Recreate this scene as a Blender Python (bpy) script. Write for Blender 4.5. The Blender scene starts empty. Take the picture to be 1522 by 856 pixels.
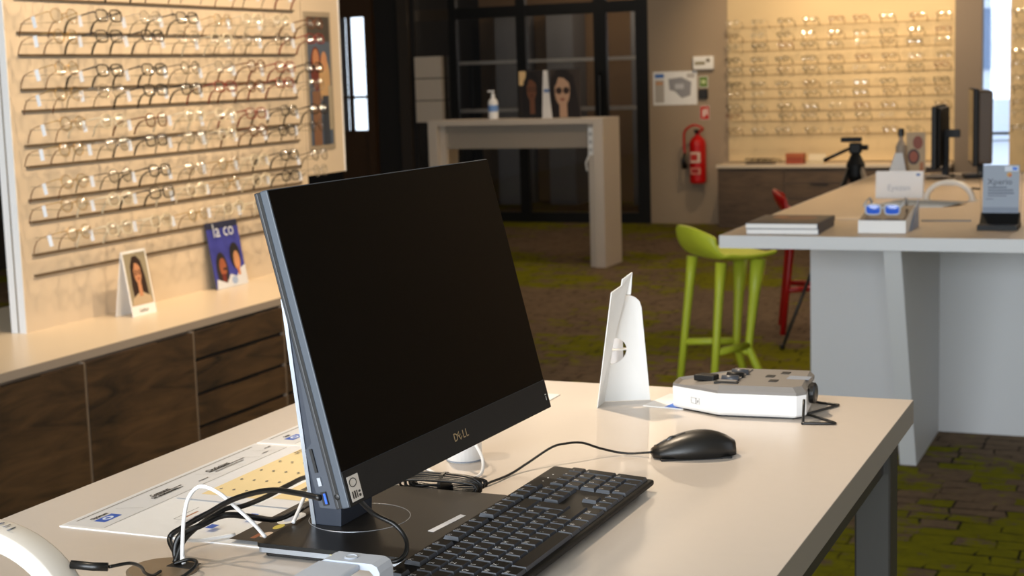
import bpy, bmesh, math, random
from mathutils import Vector, Matrix, Euler
random.seed(7)
S = bpy.context.scene
COL = S.collection
PI = math.pi
R = math.radians

# ------------------------------------------------------------------ camera
cam_d = bpy.data.cameras.new('camera'); cam = bpy.data.objects.new('camera', cam_d); COL.objects.link(cam)
yaw, pitch, roll, HC = .40702, .13717, .030826, 1.50
fw = Vector((-math.sin(yaw)*math.cos(pitch), math.cos(yaw)*math.cos(pitch), -math.sin(pitch)))
r0 = Vector((math.cos(yaw), math.sin(yaw), 0)); d0 = fw.cross(r0)
rr = r0*math.cos(roll)+d0*math.sin(roll); dd = d0*math.cos(roll)-r0*math.sin(roll)
cam.matrix_world = Matrix(((rr.x, -dd.x, -fw.x, 0), (rr.y, -dd.y, -fw.y, 0), (rr.z, -dd.z, -fw.z, HC), (0, 0, 0, 1)))
cam_d.sensor_width = 36; cam_d.lens = 2316.8/1522*36
cam_d.dof.use_dof = True; cam_d.dof.focus_distance = 1.62; cam_d.dof.aperture_fstop = 12.5
cam_d.clip_start = .05
S.camera = cam

# ------------------------------------------------------------------ world, lights, exposure
S.view_settings.view_transform = 'Standard'; S.view_settings.look = 'None'
S.view_settings.gamma = 1; S.view_settings.use_curve_mapping = False
S.view_settings.exposure = 0.0
W = bpy.data.worlds.new('World'); S.world = W; W.use_nodes = True
W.node_tree.nodes['Background'].inputs[0].default_value = (.80, .90, 1, 1)
W.node_tree.nodes['Background'].inputs[1].default_value = 2.6

def lamp(name, typ, loc, target, power, col, **kw):
    d = bpy.data.lights.new(name, typ); d.energy = power; d.color = col
    for k, v in kw.items(): setattr(d, k, v)
    o = bpy.data.objects.new(name, d); COL.objects.link(o); o.location = loc
    o.rotation_euler = (Vector(target)-Vector(loc)).to_track_quat('-Z', 'Y').to_euler()
    return o
WARM = (1, .74, .46); WARM2 = (1, .80, .58); COOL = (.86, .93, 1)
# daylight through the shop window behind the camera and the one on the right
lamp('daylight_shop_window', 'AREA', (-1.2, -2.9, 1.7), (-1.2, 5, 1.2), 400, COOL, shape='RECTANGLE', size=4.5, size_y=2.0)
lamp('daylight_side_window', 'AREA', (2.4, 3.2, 1.7), (-3, 4.2, 1.0), 20, COOL, shape='RECTANGLE', size=3.0, size_y=1.8)
# ceiling spots washing the two frame displays
for y in (3.5, 4.4, 5.3):
    lamp('wall_washer', 'SPOT', (-1.75, y, 2.8), (-3.25, y+.1, 1.35), 125, WARM, spot_size=R(75), spot_blend=.8, shadow_soft_size=.05)
for x in (-3.4, -2.55, -1.7):
    lamp('wall_washer', 'SPOT', (x, 12.9, 2.8), (x, 14.8, 1.35), 105, WARM, spot_size=R(75), spot_blend=.8, shadow_soft_size=.05)
# spots over the desks
lamp('desk_spot', 'SPOT', (-1.55, 2.75, 2.8), (-.70, 2.02, 1.0), 175, WARM2, spot_size=R(38), spot_blend=1.0, shadow_soft_size=.05)
lamp('desk_spot', 'SPOT', (-1.75, 1.0, 2.8), (-.95, 1.4, 1.0), 58, WARM2, spot_size=R(60), spot_blend=.7, shadow_soft_size=.05)
lamp('table_spot', 'SPOT', (-1.3, 7.4, 2.8), (-1.1, 6.9, .9), 90, WARM, spot_size=R(75), spot_blend=.7, shadow_soft_size=.06)
for p, e in (((-4.4, 10.8, 2.75), 22), ((-3.15, 9.4, 2.75), 30), ((.2, 9.3, 2.75), 36), ((.9, 8.4, 2.75), 26), ((-.5, 10.3, 2.75), 36), ((-6.2, 12.6, 2.75), 5)):  # unseen point lights added for lens glints, desk glare and warm fill
    lamp('hall_glint_fill', 'POINT', p, (p[0], p[1], 0), e, WARM2, shadow_soft_size=.045)

# ------------------------------------------------------------------ materials
def lin(c):
    return tuple(((v/255)/12.92 if v/255 <= .04045 else ((v/255+.055)/1.055)**2.4) for v in c[:3])
MATS = {}
def mat(name, rgb=None, rough=.5, metal=0., spec=.5, emit=0., noise=None, bump=None, coat=0.):
    if name in MATS: return MATS[name]
    m = bpy.data.materials.new(name); m.use_nodes = True; MATS[name] = m
    nt = m.node_tree; b = nt.nodes['Principled BSDF']; c = (*lin(rgb), 1)
    b.inputs['Base Color'].default_value = c; b.inputs['Roughness'].default_value = rough
    b.inputs['Metallic'].default_value = metal; b.inputs['Specular IOR Level'].default_value = spec
    b.inputs['Coat Weight'].default_value = coat
    if emit:
        b.inputs['Emission Color'].default_value = c; b.inputs['Emission Strength'].default_value = emit
    if noise or bump:
        tc = nt.nodes.new('ShaderNodeTexCoord'); nz = nt.nodes.new('ShaderNodeTexNoise')
        nz.inputs['Scale'].default_value = (noise or bump)[0]; nz.inputs['Detail'].default_value = 4
        nt.links.new(tc.outputs['Object'], nz.inputs['Vector'])
        if noise:
            mx = nt.nodes.new('ShaderNodeMix'); mx.data_type = 'RGBA'
            a = noise[1]; mx.inputs[6].default_value = (c[0]*(1-a), c[1]*(1-a), c[2]*(1-a), 1)
            mx.inputs[7].default_value = (min(1, c[0]*(1+a)), min(1, c[1]*(1+a)), min(1, c[2]*(1+a)), 1)
            nt.links.new(nz.outputs['Fac'], mx.inputs[0]); nt.links.new(mx.outputs[2], b.inputs['Base Color'])
        if bump:
            bp = nt.nodes.new('ShaderNodeBump'); bp.inputs['Strength'].default_value = bump[1]; bp.inputs['Distance'].default_value = .002
            nt.links.new(nz.outputs['Fac'], bp.inputs['Height']); nt.links.new(bp.outputs[0], b.inputs['Normal'])
    return m
def C(rgb, rough=.5):
    return mat('print_%d_%d_%d' % tuple(rgb[:3]), rgb, rough)
def glassy(name, tint, refl=.12, rough=.05):
    m = bpy.data.materials.new(name); m.use_nodes = True; MATS[name] = m
    nt = m.node_tree; nt.nodes.clear()
    o = nt.nodes.new('ShaderNodeOutputMaterial'); t = nt.nodes.new('ShaderNodeBsdfTransparent'); g = nt.nodes.new('ShaderNodeBsdfGlossy')
    x = nt.nodes.new('ShaderNodeMixShader'); t.inputs[0].default_value = (*tint, 1); g.inputs['Roughness'].default_value = rough
    x.inputs[0].default_value = refl
    nt.links.new(t.outputs[0], x.inputs[1]); nt.links.new(g.outputs[0], x.inputs[2]); nt.links.new(x.outputs[0], o.inputs[0])
    return m
def wood(name, dark, light, axis):
    m = bpy.data.materials.new(name); m.use_nodes = True; MATS[name] = m
    nt = m.node_tree; b = nt.nodes['Principled BSDF']; b.inputs['Roughness'].default_value = .5
    tc = nt.nodes.new('ShaderNodeTexCoord'); mp = nt.nodes.new('ShaderNodeMapping')
    sc = [14, 14, 14]; sc[axis] = 2.2; mp.inputs['Scale'].default_value = sc
    n1 = nt.nodes.new('ShaderNodeTexNoise'); n1.inputs['Scale'].default_value = 1.3; n1.inputs['Detail'].default_value = 8; n1.inputs['Distortion'].default_value = 1.6; n1.inputs['Roughness'].default_value = .65
    n2 = nt.nodes.new('ShaderNodeTexNoise'); n2.inputs['Scale'].default_value = 2.2; n2.inputs['Detail'].default_value = 3
    rp = nt.nodes.new('ShaderNodeValToRGB'); rp.color_ramp.elements[0].position = .32; rp.color_ramp.elements[1].position = .68
    rp.color_ramp.elements[0].color = (*lin(dark), 1); rp.color_ramp.elements[1].color = (*lin(light), 1)
    ad = nt.nodes.new('ShaderNodeMath'); ad.operation = 'MULTIPLY_ADD'; ad.inputs[1].default_value = .45
    nt.links.new(tc.outputs['Object'], mp.inputs[0]); nt.links.new(mp.outputs[0], n1.inputs['Vector']); nt.links.new(tc.outputs['Object'], n2.inputs['Vector'])
    m2 = nt.nodes.new('ShaderNodeMath'); m2.operation = 'MULTIPLY'; m2.inputs[1].default_value = .55
    nt.links.new(n1.outputs['Fac'], m2.inputs[0]); nt.links.new(n2.outputs['Fac'], ad.inputs[0]); nt.links.new(m2.outputs[0], ad.inputs[2])
    nt.links.new(ad.outputs[0], rp.inputs[0]); nt.links.new(rp.outputs[0], b.inputs['Base Color'])
    return m
def carpet():
    m = bpy.data.materials.new('carpet'); m.use_nodes = True; MATS['carpet'] = m
    nt = m.node_tree; N = nt.nodes.new; L = nt.links.new
    b = nt.nodes['Principled BSDF']; b.inputs['Roughness'].default_value = .95; b.inputs['Specular IOR Level'].default_value = .1
    tc = N('ShaderNodeTexCoord')
    wob = N('ShaderNodeTexNoise'); wob.inputs['Scale'].default_value = 7; wob.inputs['Detail'].default_value = 3; L(tc.outputs['Object'], wob.inputs['Vector'])
    wa = N('ShaderNodeVectorMath'); wa.operation = 'MULTIPLY_ADD'; wa.inputs[1].default_value = (.05, .05, 0); L(wob.outputs['Color'], wa.inputs[0]); L(tc.outputs['Object'], wa.inputs[2])
    def math_(op, a, b_, c=None):
        q = N('ShaderNodeMath'); q.operation = op
        for k, x in enumerate((a, b_, c)):
            if x is None: continue
            if isinstance(x, (int, float)): q.inputs[k].default_value = x
            else: L(x, q.inputs[k])
        return q.outputs[0]
    big = N('ShaderNodeTexNoise'); big.inputs['Scale'].default_value = .8; big.inputs['Detail'].default_value = 3; L(tc.outputs['Object'], big.inputs['Vector'])
    br = N('ShaderNodeTexBrick'); br.inputs['Scale'].default_value = 1; br.inputs['Brick Width'].default_value = .13; br.inputs['Row Height'].default_value = .085; br.inputs['Mortar Size'].default_value = .006; br.inputs['Mortar Smooth'].default_value = .6; br.offset = .37; br.squash = 1.4; br.squash_frequency = 3
    br.inputs['Color1'].default_value = (0, 0, 0, 1); br.inputs['Color2'].default_value = (1, 1, 1, 1); br.inputs['Mortar'].default_value = (.5, .5, .5, 1); L(wa.outputs[0], br.inputs['Vector'])
    cell = N('ShaderNodeSeparateColor'); L(br.outputs['Color'], cell.inputs[0])
    fine = N('ShaderNodeTexNoise'); fine.inputs['Scale'].default_value = 16; fine.inputs['Detail'].default_value = 5; fine.inputs['Roughness'].default_value = .65; L(tc.outputs['Object'], fine.inputs['Vector'])
    sp_ = N('ShaderNodeSeparateXYZ'); L(tc.outputs['Object'], sp_.inputs[0])
    band = math_('COSINE', math_('MULTIPLY_ADD', sp_.outputs[1], 2*PI/3.3, -2*PI*(10.8-7.0)/3.3), None)
    near = N('ShaderNodeMapRange'); near.inputs[1].default_value = 6.7-7; near.inputs[2].default_value = 5.9-7; near.inputs[3].default_value = 0; near.inputs[4].default_value = .055; L(sp_.outputs[1], near.inputs[0])
    f = math_('MULTIPLY_ADD', band, .05, big.outputs['Fac']); f = math_('ADD', f, near.outputs[0]); f = math_('MULTIPLY_ADD', cell.outputs[0], .15, f); f = math_('MULTIPLY_ADD', fine.outputs['Fac'], .30, f)
    rg = N('ShaderNodeMapRange'); rg.inputs[1].default_value = .735; rg.inputs[2].default_value = .775; L(f, rg.inputs[0])
    def mixc(fac, c0, c1):
        q = N('ShaderNodeMix'); q.data_type = 'RGBA'; L(fac, q.inputs[0])
        for k, c in ((6, c0), (7, c1)):
            if isinstance(c, tuple): q.inputs[k].default_value = (*lin(c), 1)
            else: L(c, q.inputs[k])
        return q.outputs[2]
    grey = mixc(fine.outputs['Fac'], (74, 64, 54), (142, 120, 96))
    grn = mixc(fine.outputs['Fac'], (84, 85, 8), (138, 136, 16))
    base = mixc(rg.outputs[0], grey, grn)
    # dark seams of the weave, broken up by noise
    sm = math_('MULTIPLY', br.outputs['Fac'], .9)
    br2 = N('ShaderNodeMapRange'); br2.inputs[1].default_value = .40; br2.inputs[2].default_value = .58; L(wob.outputs['Fac'], br2.inputs[0])
    seam = math_('MULTIPLY', sm, br2.outputs[0])
    out = mixc(seam, base, (14, 12, 12))
    L(out, b.inputs['Base Color'])
    f2 = N('ShaderNodeTexNoise'); f2.inputs['Scale'].default_value = 160; L(tc.outputs['Object'], f2.inputs['Vector'])
    bp = N('ShaderNodeBump'); bp.inputs['Strength'].default_value = .6; bp.inputs['Distance'].default_value = .004; L(f2.outputs['Fac'], bp.inputs['Height']); L(bp.outputs[0], b.inputs['Normal'])
    return m
carpet()
wood('wood_left', (28, 19, 11), (98, 72, 45), 1)
wood('wood_far', (58, 44, 31), (112, 90, 66), 0)
glassy('lens_glass', (.97, .98, .97), .2, .07)
glassy('door_glass', (.80, .80, .80), .07, .02)
glassy('window_glass', (.97, .98, 1), .06, .02)
glassy('acrylic', (.86, .86, .84), .12, .1)
mat('blue_reflection', (52, 104, 224), .12)  # solid blue painted in for the reflection of the lens coating
M = lambda n: MATS[n]
mat('laminate', (205, 196, 187), .33, noise=(60, .02))
mat('laminate_edge', (146, 140, 134), .45)
mat('counter', (226, 210, 186), .33)
mat('counter_edge', (150, 138, 126), .5)
mat('panel_beige', (206, 190, 168), .7, noise=(3, .06))
mat('rail_dark', (92, 76, 56), .5)
mat('white_alu', (222, 224, 226), .35)
mat('white', (240, 240, 238), .5)
mat('white_gloss', (240, 240, 240), .25)
mat('paper', (236, 236, 236), .6)
mat('wall_paint', (160, 142, 120), .8, bump=(90, .1))
mat('wall_dark', (26, 23, 21), .7)
mat('ceiling_white', (190, 186, 180), .9)
mat('black_frame', (12, 12, 12), .4)
mat('steel_dark', (58, 57, 56), .45, metal=.3)
mat('bar_white', (198, 186, 172), .5)
mat('table_white', (214, 216, 218), .5)
mat('table_top', (196, 178, 156), .42)  # tan tone puts the shadow on the white table's top into colour
mat('black_plastic', (13, 13, 13), .5, spec=.3, bump=(600, .08))
mat('black_matte', (16, 16, 16), .6)
mat('black_rubber', (12, 12, 12), .35)
mat('screen', (5, 4, 3), .2, spec=.12)
mat('bezel_grey', (66, 74, 84), .42)
mat('bezel_dark', (30, 32, 36), .4)
mat('silver', (176, 182, 190), .3, metal=.7)
mat('base_black', (17, 16, 15), .36, spec=.35, bump=(800, .05))
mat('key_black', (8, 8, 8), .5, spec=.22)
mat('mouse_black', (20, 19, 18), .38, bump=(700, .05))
mat('key_side', (62, 66, 74), .4)  # lighter key flanks paint in edge highlights; also plain grey for slider blocks
mat('legend', (240, 240, 240), .6)
mat('gold_logo', (190, 168, 130), .35, metal=.5)
mat('lime', (192, 206, 58), .45)
mat('red', (170, 18, 16), .35)
mat('ext_red', (190, 16, 14), .3)
mat('grey_top', (128, 124, 120), .5)
mat('blue_grey', (140, 150, 166), .5)
mat('white_lamp', (222, 218, 210), .35)
mat('brown_plastic', (74, 60, 46), .5)
mat('grommet', (140, 124, 104), .38, metal=.4)
mat('metal_gold', (176, 140, 78), .28, metal=.9)
mat('metal_dark', (50, 42, 36), .3, metal=.6)
mat('metal_silver', (170, 165, 155), .25, metal=.9)
mat('acetate_black', (26, 20, 16), .2)
mat('acetate_tortoise', (96, 52, 24), .2)
mat('acetate_red', (120, 30, 22), .2)
mat('clear_acetate', (208, 196, 170), .2)
mat('tag_white', (235, 238, 242), .5)
mat('ply', (170, 120, 60), .5)

# ------------------------------------------------------------------ mesh helpers
class B:
    def __init__(s): s.b = bmesh.new(); s.mi = 0
    def _f(s, vs):
        try: f = s.b.faces.new(vs); f.material_index = s.mi; return f
        except ValueError: return None
    def box(s, x0, x1, y0, y1, z0, z1, M4=None):
        v = [s.b.verts.new((M4 @ Vector(p)) if M4 else p) for p in ((x0,y0,z0),(x1,y0,z0),(x1,y1,z0),(x0,y1,z0),(x0,y0,z1),(x1,y0,z1),(x1,y1,z1),(x0,y1,z1))]
        for q in ((0,3,2,1),(4,5,6,7),(0,1,5,4),(1,2,6,5),(2,3,7,6),(3,0,4,7)): s._f([v[i] for i in q])
        return s
    def loft(s, rings, cap=True, close=True):
        vr = [[s.b.verts.new(p) for p in r] for r in rings]; n = len(vr[0])
        for a, b in zip(vr, vr[1:]):
            for i in range(n if close else n-1):
                j = (i+1) % n; s._f([a[i], a[j], b[j], b[i]])
        if cap:
            s._f(list(reversed(vr[0]))); s._f(vr[-1])
        return s
    def tube(s, pts, r, seg=8, cap=True, closed=False):
        pts = [Vector(p) for p in pts]; n = len(pts); rings = []
        up = None
        for i, p in enumerate(pts):
            if closed: t = pts[(i+1) % n]-pts[i-1]
            else: t = pts[min(i+1, n-1)]-pts[max(i-1, 0)]
            t.normalize()
            if up is None:
                up = Vector((0, 0, 1)) if abs(t.z) < .9 else Vector((1, 0, 0))
            a = t.cross(up)
            if a.length < 1e-6: a = t.orthogonal()
            a.normalize(); b2 = a.cross(t).normalized(); up = b2
            rad = r[i] if isinstance(r, (list, tuple)) else r
            rings.append([p+(a*math.cos(2*PI*k/seg)+b2*math.sin(2*PI*k/seg))*rad for k in range(seg)])
        if closed: rings.append(rings[0]); return s.loft(rings, cap=False)
        return s.loft(rings, cap)
    def lathe(s, prof, seg=24, c=(0, 0, 0), M4=None):
        rings = []
        for r, z in prof:
            ring = [Vector((c[0]+max(r, 1e-5)*math.cos(2*PI*k/seg), c[1]+max(r, 1e-5)*math.sin(2*PI*k/seg), c[2]+z)) for k in range(seg)]
            rings.append([M4 @ p for p in ring] if M4 else ring)
        return s.loft(rings)
    def prism(s, poly, lo, hi, axis='z', M4=None):
        def f(a, b, h):
            p = {'z': (a, b, h), 'y': (a, h, b), 'x': (h, a, b)}[axis]
            return (M4 @ Vector(p)) if M4 else p
        return s.loft([[f(a, b, lo) for a, b in poly], [f(a, b, hi) for a, b in poly]])
    def ell(s, c, r, seg=16, rings=8, M4=None):
        rs = []
        for i in range(rings+1):
            t = PI*i/rings
            ring = [Vector((c[0]+r[0]*max(math.sin(t), 1e-4)*math.cos(2*PI*k/seg), c[1]+r[1]*max(math.sin(t), 1e-4)*math.sin(2*PI*k/seg), c[2]-r[2]*math.cos(t))) for k in range(seg)]
            rs.append([M4 @ p for p in ring] if M4 else ring)
        return s.loft(rs)
    def flat(s, poly): s._f([s.b.verts.new(p) for p in poly]); return s
    def mesh(s, name, mats, smooth=False):
        bmesh.ops.recalc_face_normals(s.b, faces=s.b.faces[:])
        me = bpy.data.meshes.new(name); s.b.to_mesh(me); s.b.free()
        for m in (mats if isinstance(mats, (list, tuple)) else [mats]): me.materials.append(MATS[m] if isinstance(m, str) else m)
        if smooth:
            for p in me.polygons: p.use_smooth = True
        return me
    def obj(s, name, mats, parent=None, loc=(0, 0, 0), rot=(0, 0, 0), smooth=False, bevel=0, bseg=2):
        return place(name, s.mesh(name, mats, smooth), parent, loc, rot, bevel, bseg, smooth)
def place(name, me, parent=None, loc=(0, 0, 0), rot=(0, 0, 0), bevel=0, bseg=2, smooth=False):
    o = bpy.data.objects.new(name, me); COL.objects.link(o); o.parent = parent; o.location = loc; o.rotation_euler = rot
    if bevel:
        m = o.modifiers.new('bevel', 'BEVEL'); m.width = bevel; m.segments = bseg; m.limit_method = 'ANGLE'; m.angle_limit = R(40)
    return o
def tag(o, label=None, cat=None, group=None, kind=None):
    if label: o['label'] = label
    if cat: o['category'] = cat
    if group: o['group'] = group
    if kind: o['kind'] = kind
    return o
def thing(name, label, cat, loc=(0, 0, 0), rz=0, group=None, rot=None):
    o = bpy.data.objects.new(name, None); COL.objects.link(o); o.location = loc; o.rotation_euler = rot or (0, 0, rz); o.empty_display_size = .05
    return tag(o, label, cat, group)
def struct(o): o['kind'] = 'structure'; return o
def bx(name, m, x0, x1, y0, y1, z0, z1, parent=None, bevel=0):
    c = ((x0+x1)/2, (y0+y1)/2, z0)
    return B().box(x0-c[0], x1-c[0], y0-c[1], y1-c[1], 0, z1-z0).obj(name, m, parent, c, bevel=bevel)
def spline(pts, n=10):
    P = [Vector(p) for p in pts]; P = [P[0]*2-P[1]]+P+[P[-1]*2-P[-2]]; out = []
    for i in range(1, len(P)-2):
        a, b, c, d = P[i-1:i+3]
        for k in range(n):
            t = k/n; out.append(.5*((2*b)+(c-a)*t+(2*a-5*b+4*c-d)*t*t+(3*b-a-3*c+d)*t**3))
    out.append(P[-2]); return out
def cable(name, m, pts, r, parent=None, n=8, seg=8):
    pts = [Vector(p) for p in pts]; o = pts[0].copy()
    if parent: o = Vector((0, 0, 0))
    return B().tube([p-o for p in spline(pts, n)], r, seg).obj(name, m, parent, o, smooth=True)
def text(s, size, m, parent, loc, rot, name='lettering', ext=.0002, align='CENTER', sx=1.):
    cu = bpy.data.curves.new('t', 'FONT'); cu.body = s; cu.size = size; cu.extrude = ext; cu.align_x = align; cu.align_y = 'CENTER'; cu.resolution_u = 2
    t = bpy.data.objects.new('t', cu); COL.objects.link(t)
    me = bpy.data.meshes.new_from_object(t.evaluated_get(bpy.context.evaluated_depsgraph_get()))
    bpy.data.objects.remove(t); bpy.data.curves.remove(cu)
    if sx != 1:
        for v in me.vertices: v.co.x *= sx
    me.materials.clear(); me.materials.append(MATS[m] if isinstance(m, str) else m)
    return place(name, me, parent, loc, rot)
def ellp(cx, cy, rx, ry, n=18, a=0):
    return [(cx+rx*math.cos(2*PI*k/n)*math.cos(a)-ry*math.sin(2*PI*k/n)*math.sin(a), cy+rx*math.cos(2*PI*k/n)*math.sin(a)+ry*math.sin(2*PI*k/n)*math.cos(a)) for k in range(n)]
def rect(x0, x1, y0, y1): return [(x0, y0), (x1, y0), (x1, y1), (x0, y1)]
def rrect(w, h, r, n=4):
    out = []
    for cx, cy, a0 in ((w/2-r, h/2-r, 0), (-w/2+r, h/2-r, 90), (-w/2+r, -h/2+r, 180), (w/2-r, -h/2+r, 270)):
        for k in range(n+1): a = R(a0+90*k/n); out.append((cx+r*math.cos(a), cy+r*math.sin(a)))
    return out
def printed(name, shapes, parent, loc=(0, 0, 0), rot=(0, 0, 0), step=.00025):
    """flat print on a face: polygons (u right, v up) stacked in thin layers, facing local -Y"""
    b = B(); mats = []
    for i, (poly, rgb) in enumerate(shapes):
        m = C(rgb) if not isinstance(rgb, str) else MATS[rgb]
        if m not in mats: mats.append(m)
        b.mi = mats.index(m); y = -step*(i+1)
        b.flat([(u, y, v) for u, v in poly])
    me = bpy.data.meshes.new(name); b.b.to_mesh(me); b.b.free()
    for m in mats: me.materials.append(m)
    return place(name, me, parent, loc, rot)
def portrait(w, h, bg, hair, skin, shirt, cx=0, cy=.1, s=1., dark=False):
    """one generic long-haired head with glasses, in a w x h field"""
    sh = []
    if bg: sh.append((rect(-w/2, w/2, -h/2, h/2), bg))
    cl_ = lambda pts: [(max(-w/2, min(w/2, a)), max(-h/2, min(h/2, b_))) for a, b_ in pts]
    q = lambda rx, ry, dx=0, dy=0: cl_(ellp((cx+dx*s)*w, (cy+dy*s)*h, rx*w*s, ry*h*s, 22))
    P_ = lambda pts: cl_([((cx+a*s)*w, (cy+b_*s)*h) for a, b_ in pts])
    sh += [(P_([(-.27, -.62), (-.30, -.2), (-.25, .12), (-.12, .27), (.05, .28), (.2, .18), (.28, -.1), (.32, -.62)]), hair), (P_([(-.42, -.62), (-.34, -.42), (-.1, -.34), (.1, -.34), (.36, -.42), (.44, -.62)]), shirt), (P_([(-.07, -.40), (-.07, -.1), (.07, -.1), (.08, -.40)]), skin), (q(.145, .19, -.01, .0), skin)]
    sh.append((P_([(-.16, .08), (-.12, .2), (.05, .22), (.15, .1), (.17, -.05), (.12, .09), (.02, .15), (-.08, .16), (-.13, .06)]), hair))
    fr = (46, 28, 22)
    for dx in (-.075, .065): sh += [(q(.06, .042, dx, .0), fr), (q(.047, .031, dx, .0), fr if dark else tuple(int(c*.86) for c in skin))]
    sh.append((q(.045, .016, -.008, -.105), tuple(int(c*f) for c, f in zip(skin, (.75, .5, .48)))))
    return sh

# ------------------------------------------------------------------ the setting
YF = 14.5
struct(bx('floor', 'carpet', -9, 2.6, -3.2, 17.2, -.05, 0))
struct(bx('ceiling', 'ceiling_white', -9, 2.6, -3.2, 17.2, 2.9, 2.95))
struct(bx('wall_left', 'wall_dark', -9.1, -9, -3.2, 14.62, 0, 2.9))
struct(bx('wall_right', 'wall_paint', 2.6, 2.7, -3.2, 17.2, 0, 2.9))
struct(bx('wall_back', 'wall_paint', -9, 2.6, -3.3, -3.2, 0, 2.9))
def window_shell(name, loc, rz, w, h):
    fr = B().box(-w/2-.06, w/2+.06, -.03, .0, -.06, 0).box(-w/2-.06, w/2+.06, -.03, 0, h, h+.06).box(-w/2-.06, -w/2, -.03, 0, 0, h).box(w/2, w/2+.06, -.03, 0, 0, h).box(-.03, .03, -.03, 0, 0, h)
    o = fr.obj(name, 'black_frame', None, loc, (0, 0, rz)); struct(o)
    B().box(-w/2, w/2, -.012, -.008, 0, h).obj('pane', 'window_glass', o)
    return o
window_shell('window_1', (-1.2, -3.17, .7), PI, 4.5, 2.0)
window_shell('window_2', (2.57, 3.2, .8), PI/2, 3.0, 1.8)

wf = struct(bx('wall_far', 'wall_paint', -4.745, -1.84, YF, YF+.12, 0, 2.9))
struct(bx('wall_far_end', 'wall_paint', -1.40, 2.6, YF, YF+.12, 0, 2.9))
dk = struct(bx('wall_far_dark', 'wall_dark', -7.72, -7.25, YF, YF+.12, 0, 2.9))
struct(bx('wall_far_corner', 'wall_dark', -9, -8.12, YF, YF+.12, 0, 2.9))
struct(bx('trim_1', mat('post_brown', (52, 44, 36), .6), -7.42, -7.30, YF-.06, YF, 0, 2.9))
# dark column beside the narrow window
struct(bx('column_far', mat('column_brown', (120, 108, 96), .7), -1.86, -1.63, YF-.12, YF+.02, 0, 2.9))
# narrow window at the far end
w3 = struct(B().box(-.115, .115, 0, .1, 0, .5).box(-.115, .115, 0, .1, 2.55, 2.9).box(-.115, .115, .03, .06, .82, .845).obj('window_3', 'black_frame', None, (-1.515, YF, 0)))
B().box(-.115, .115, .04, .046, .5, 2.55).obj('pane', 'window_glass', w3)
# street seen through it
bd = thing('town_house', 'pale house front across the street behind the narrow far window', 'building', (-1.0, 30, 0))
B().box(-6, 4, 0, 4, 0, 3.0).obj('wall', C((206, 214, 226)), bd)
B().box(-6.2, 4.2, -.3, 4, 3.0, 3.25).obj('cornice', C((150, 165, 190)), bd)
for i in range(4):
    f = B().box(-.45, .45, -.05, 0, 0, 1.1).obj('window', C((110, 128, 155)), bd, (-4.2+i*1.9, -.0, 1.3))
struct(bx('pavement', C((190, 196, 205)), -12, 8, YF+3, 32, -.12, -.02))

# glazed partition to the back room
def glazing():
    g = B()
    for x0, x1 in ((-6.86, -6.78), (-6.12, -6.02), (-5.30, -5.17), (-4.87, -4.745)):
        g.box(x0, x1, -.06, .0, 0, 2.9)
    g.box(-7.25, -4.745, -.055, 0, 0, .10).box(-6.86, -4.745, -.055, 0, 2.05, 2.16)
    o = struct(g.obj('door_1', 'black_frame', None, (0, YF+.05, 0)))
    for x0, x1 in ((-7.25, -6.86), (-6.78, -6.12), (-6.02, -5.30), (-5.17, -4.87)):
        B().box(x0, x1, -.03, -.024, .1, 2.05).obj('pane', 'door_glass', o)
        B().box(x0, x1, -.03, -.024, 2.16, 2.9).obj('pane', 'door_glass', o)
    B().tube([(-5.23, -.07, 1.0), (-5.23, -.11, 1.02), (-5.23, -.11, 1.45), (-5.23, -.07, 1.47)], .014).obj('door_handle', 'black_frame', o)
glazing()
struct(bx('wall_back_room', mat('back_room', (150, 122, 92), .8), -7.6, -4.2, 16.9, 17.0, 0, 2.9))
struct(bx('wall_back_room_side', 'back_room', -4.5, -4.4, YF+.12, 16.9, 0, 2.9))
struct(bx('wall_back_room_end', 'wall_dark', -7.72, -7.6, YF+.12, 17.0, 0, 2.9))
lamp('back_room_light', 'POINT', (-5.6, 15.5, 2.6), (-5.6, 15.5, 0), 26, (1, .80, .58), shadow_soft_size=.2)
bxg = 'cupboards in the back room'
for x, m in ((-7.05, 'grey_panel'), (-6.42, 'grey_panel'), (-5.42, 'grey_panel')):
    mat('grey_panel', (138, 140, 146), .6)
    t = thing('tall_cupboard', 'tall grey cupboard in the back room, '+{-7.05: 'behind the brochure pockets', -6.42: 'behind the white pump bottle', -5.42: 'behind the dark poster cards'}[x], 'cupboard', (x, 16.45, 0), 0, bxg)
    B().box(-.16, .16, 0, .4, 0, 2.2).obj('body', m, t)
    B().box(-.15, .15, -.02, 0, .05, 2.15).obj('door', m, t)
for z in (1.60, 1.08):
    t = thing('wall_shelf', ('upper' if z > 1.3 else 'lower')+' white shelf board seen through the glass partition', 'shelf', (-6.1, 15.75, z))
    B().box(-1.2, 1.2, -.12, .12, 0, .035).obj('board', 'white', t)
    for x in (-1.1, 1.1): B().box(x-.015, x+.015, -.02, .02, -z, 0).obj('upright', 'black_frame', t)
# wooden door with daylight behind, far left of the hall
d2 = struct(B().box(-.22, .18, -.05, .05, 2.12, 2.9).box(.10, .19, -.07, .06, 0, 2.12).box(-.23, -.19, -.05, .05, 0, 2.12).box(-.2, .1, -.03, .03, 0, .92).box(-.2, .1, -.03, .03, .92, .95).box(-.2, .1, -.03, .03, 1.28, 1.31).box(-.13, -.10, -.03, .03, .92, 2.12).obj('door_2', ['wood_door'] if 'wood_door' in MATS else [mat('wood_door', (66, 44, 22), .5)], None, (-7.9, YF, 0)))
B().box(-.2, .1, -.005, .0, .92, 2.12).obj('pane', 'window_glass', d2)

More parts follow.
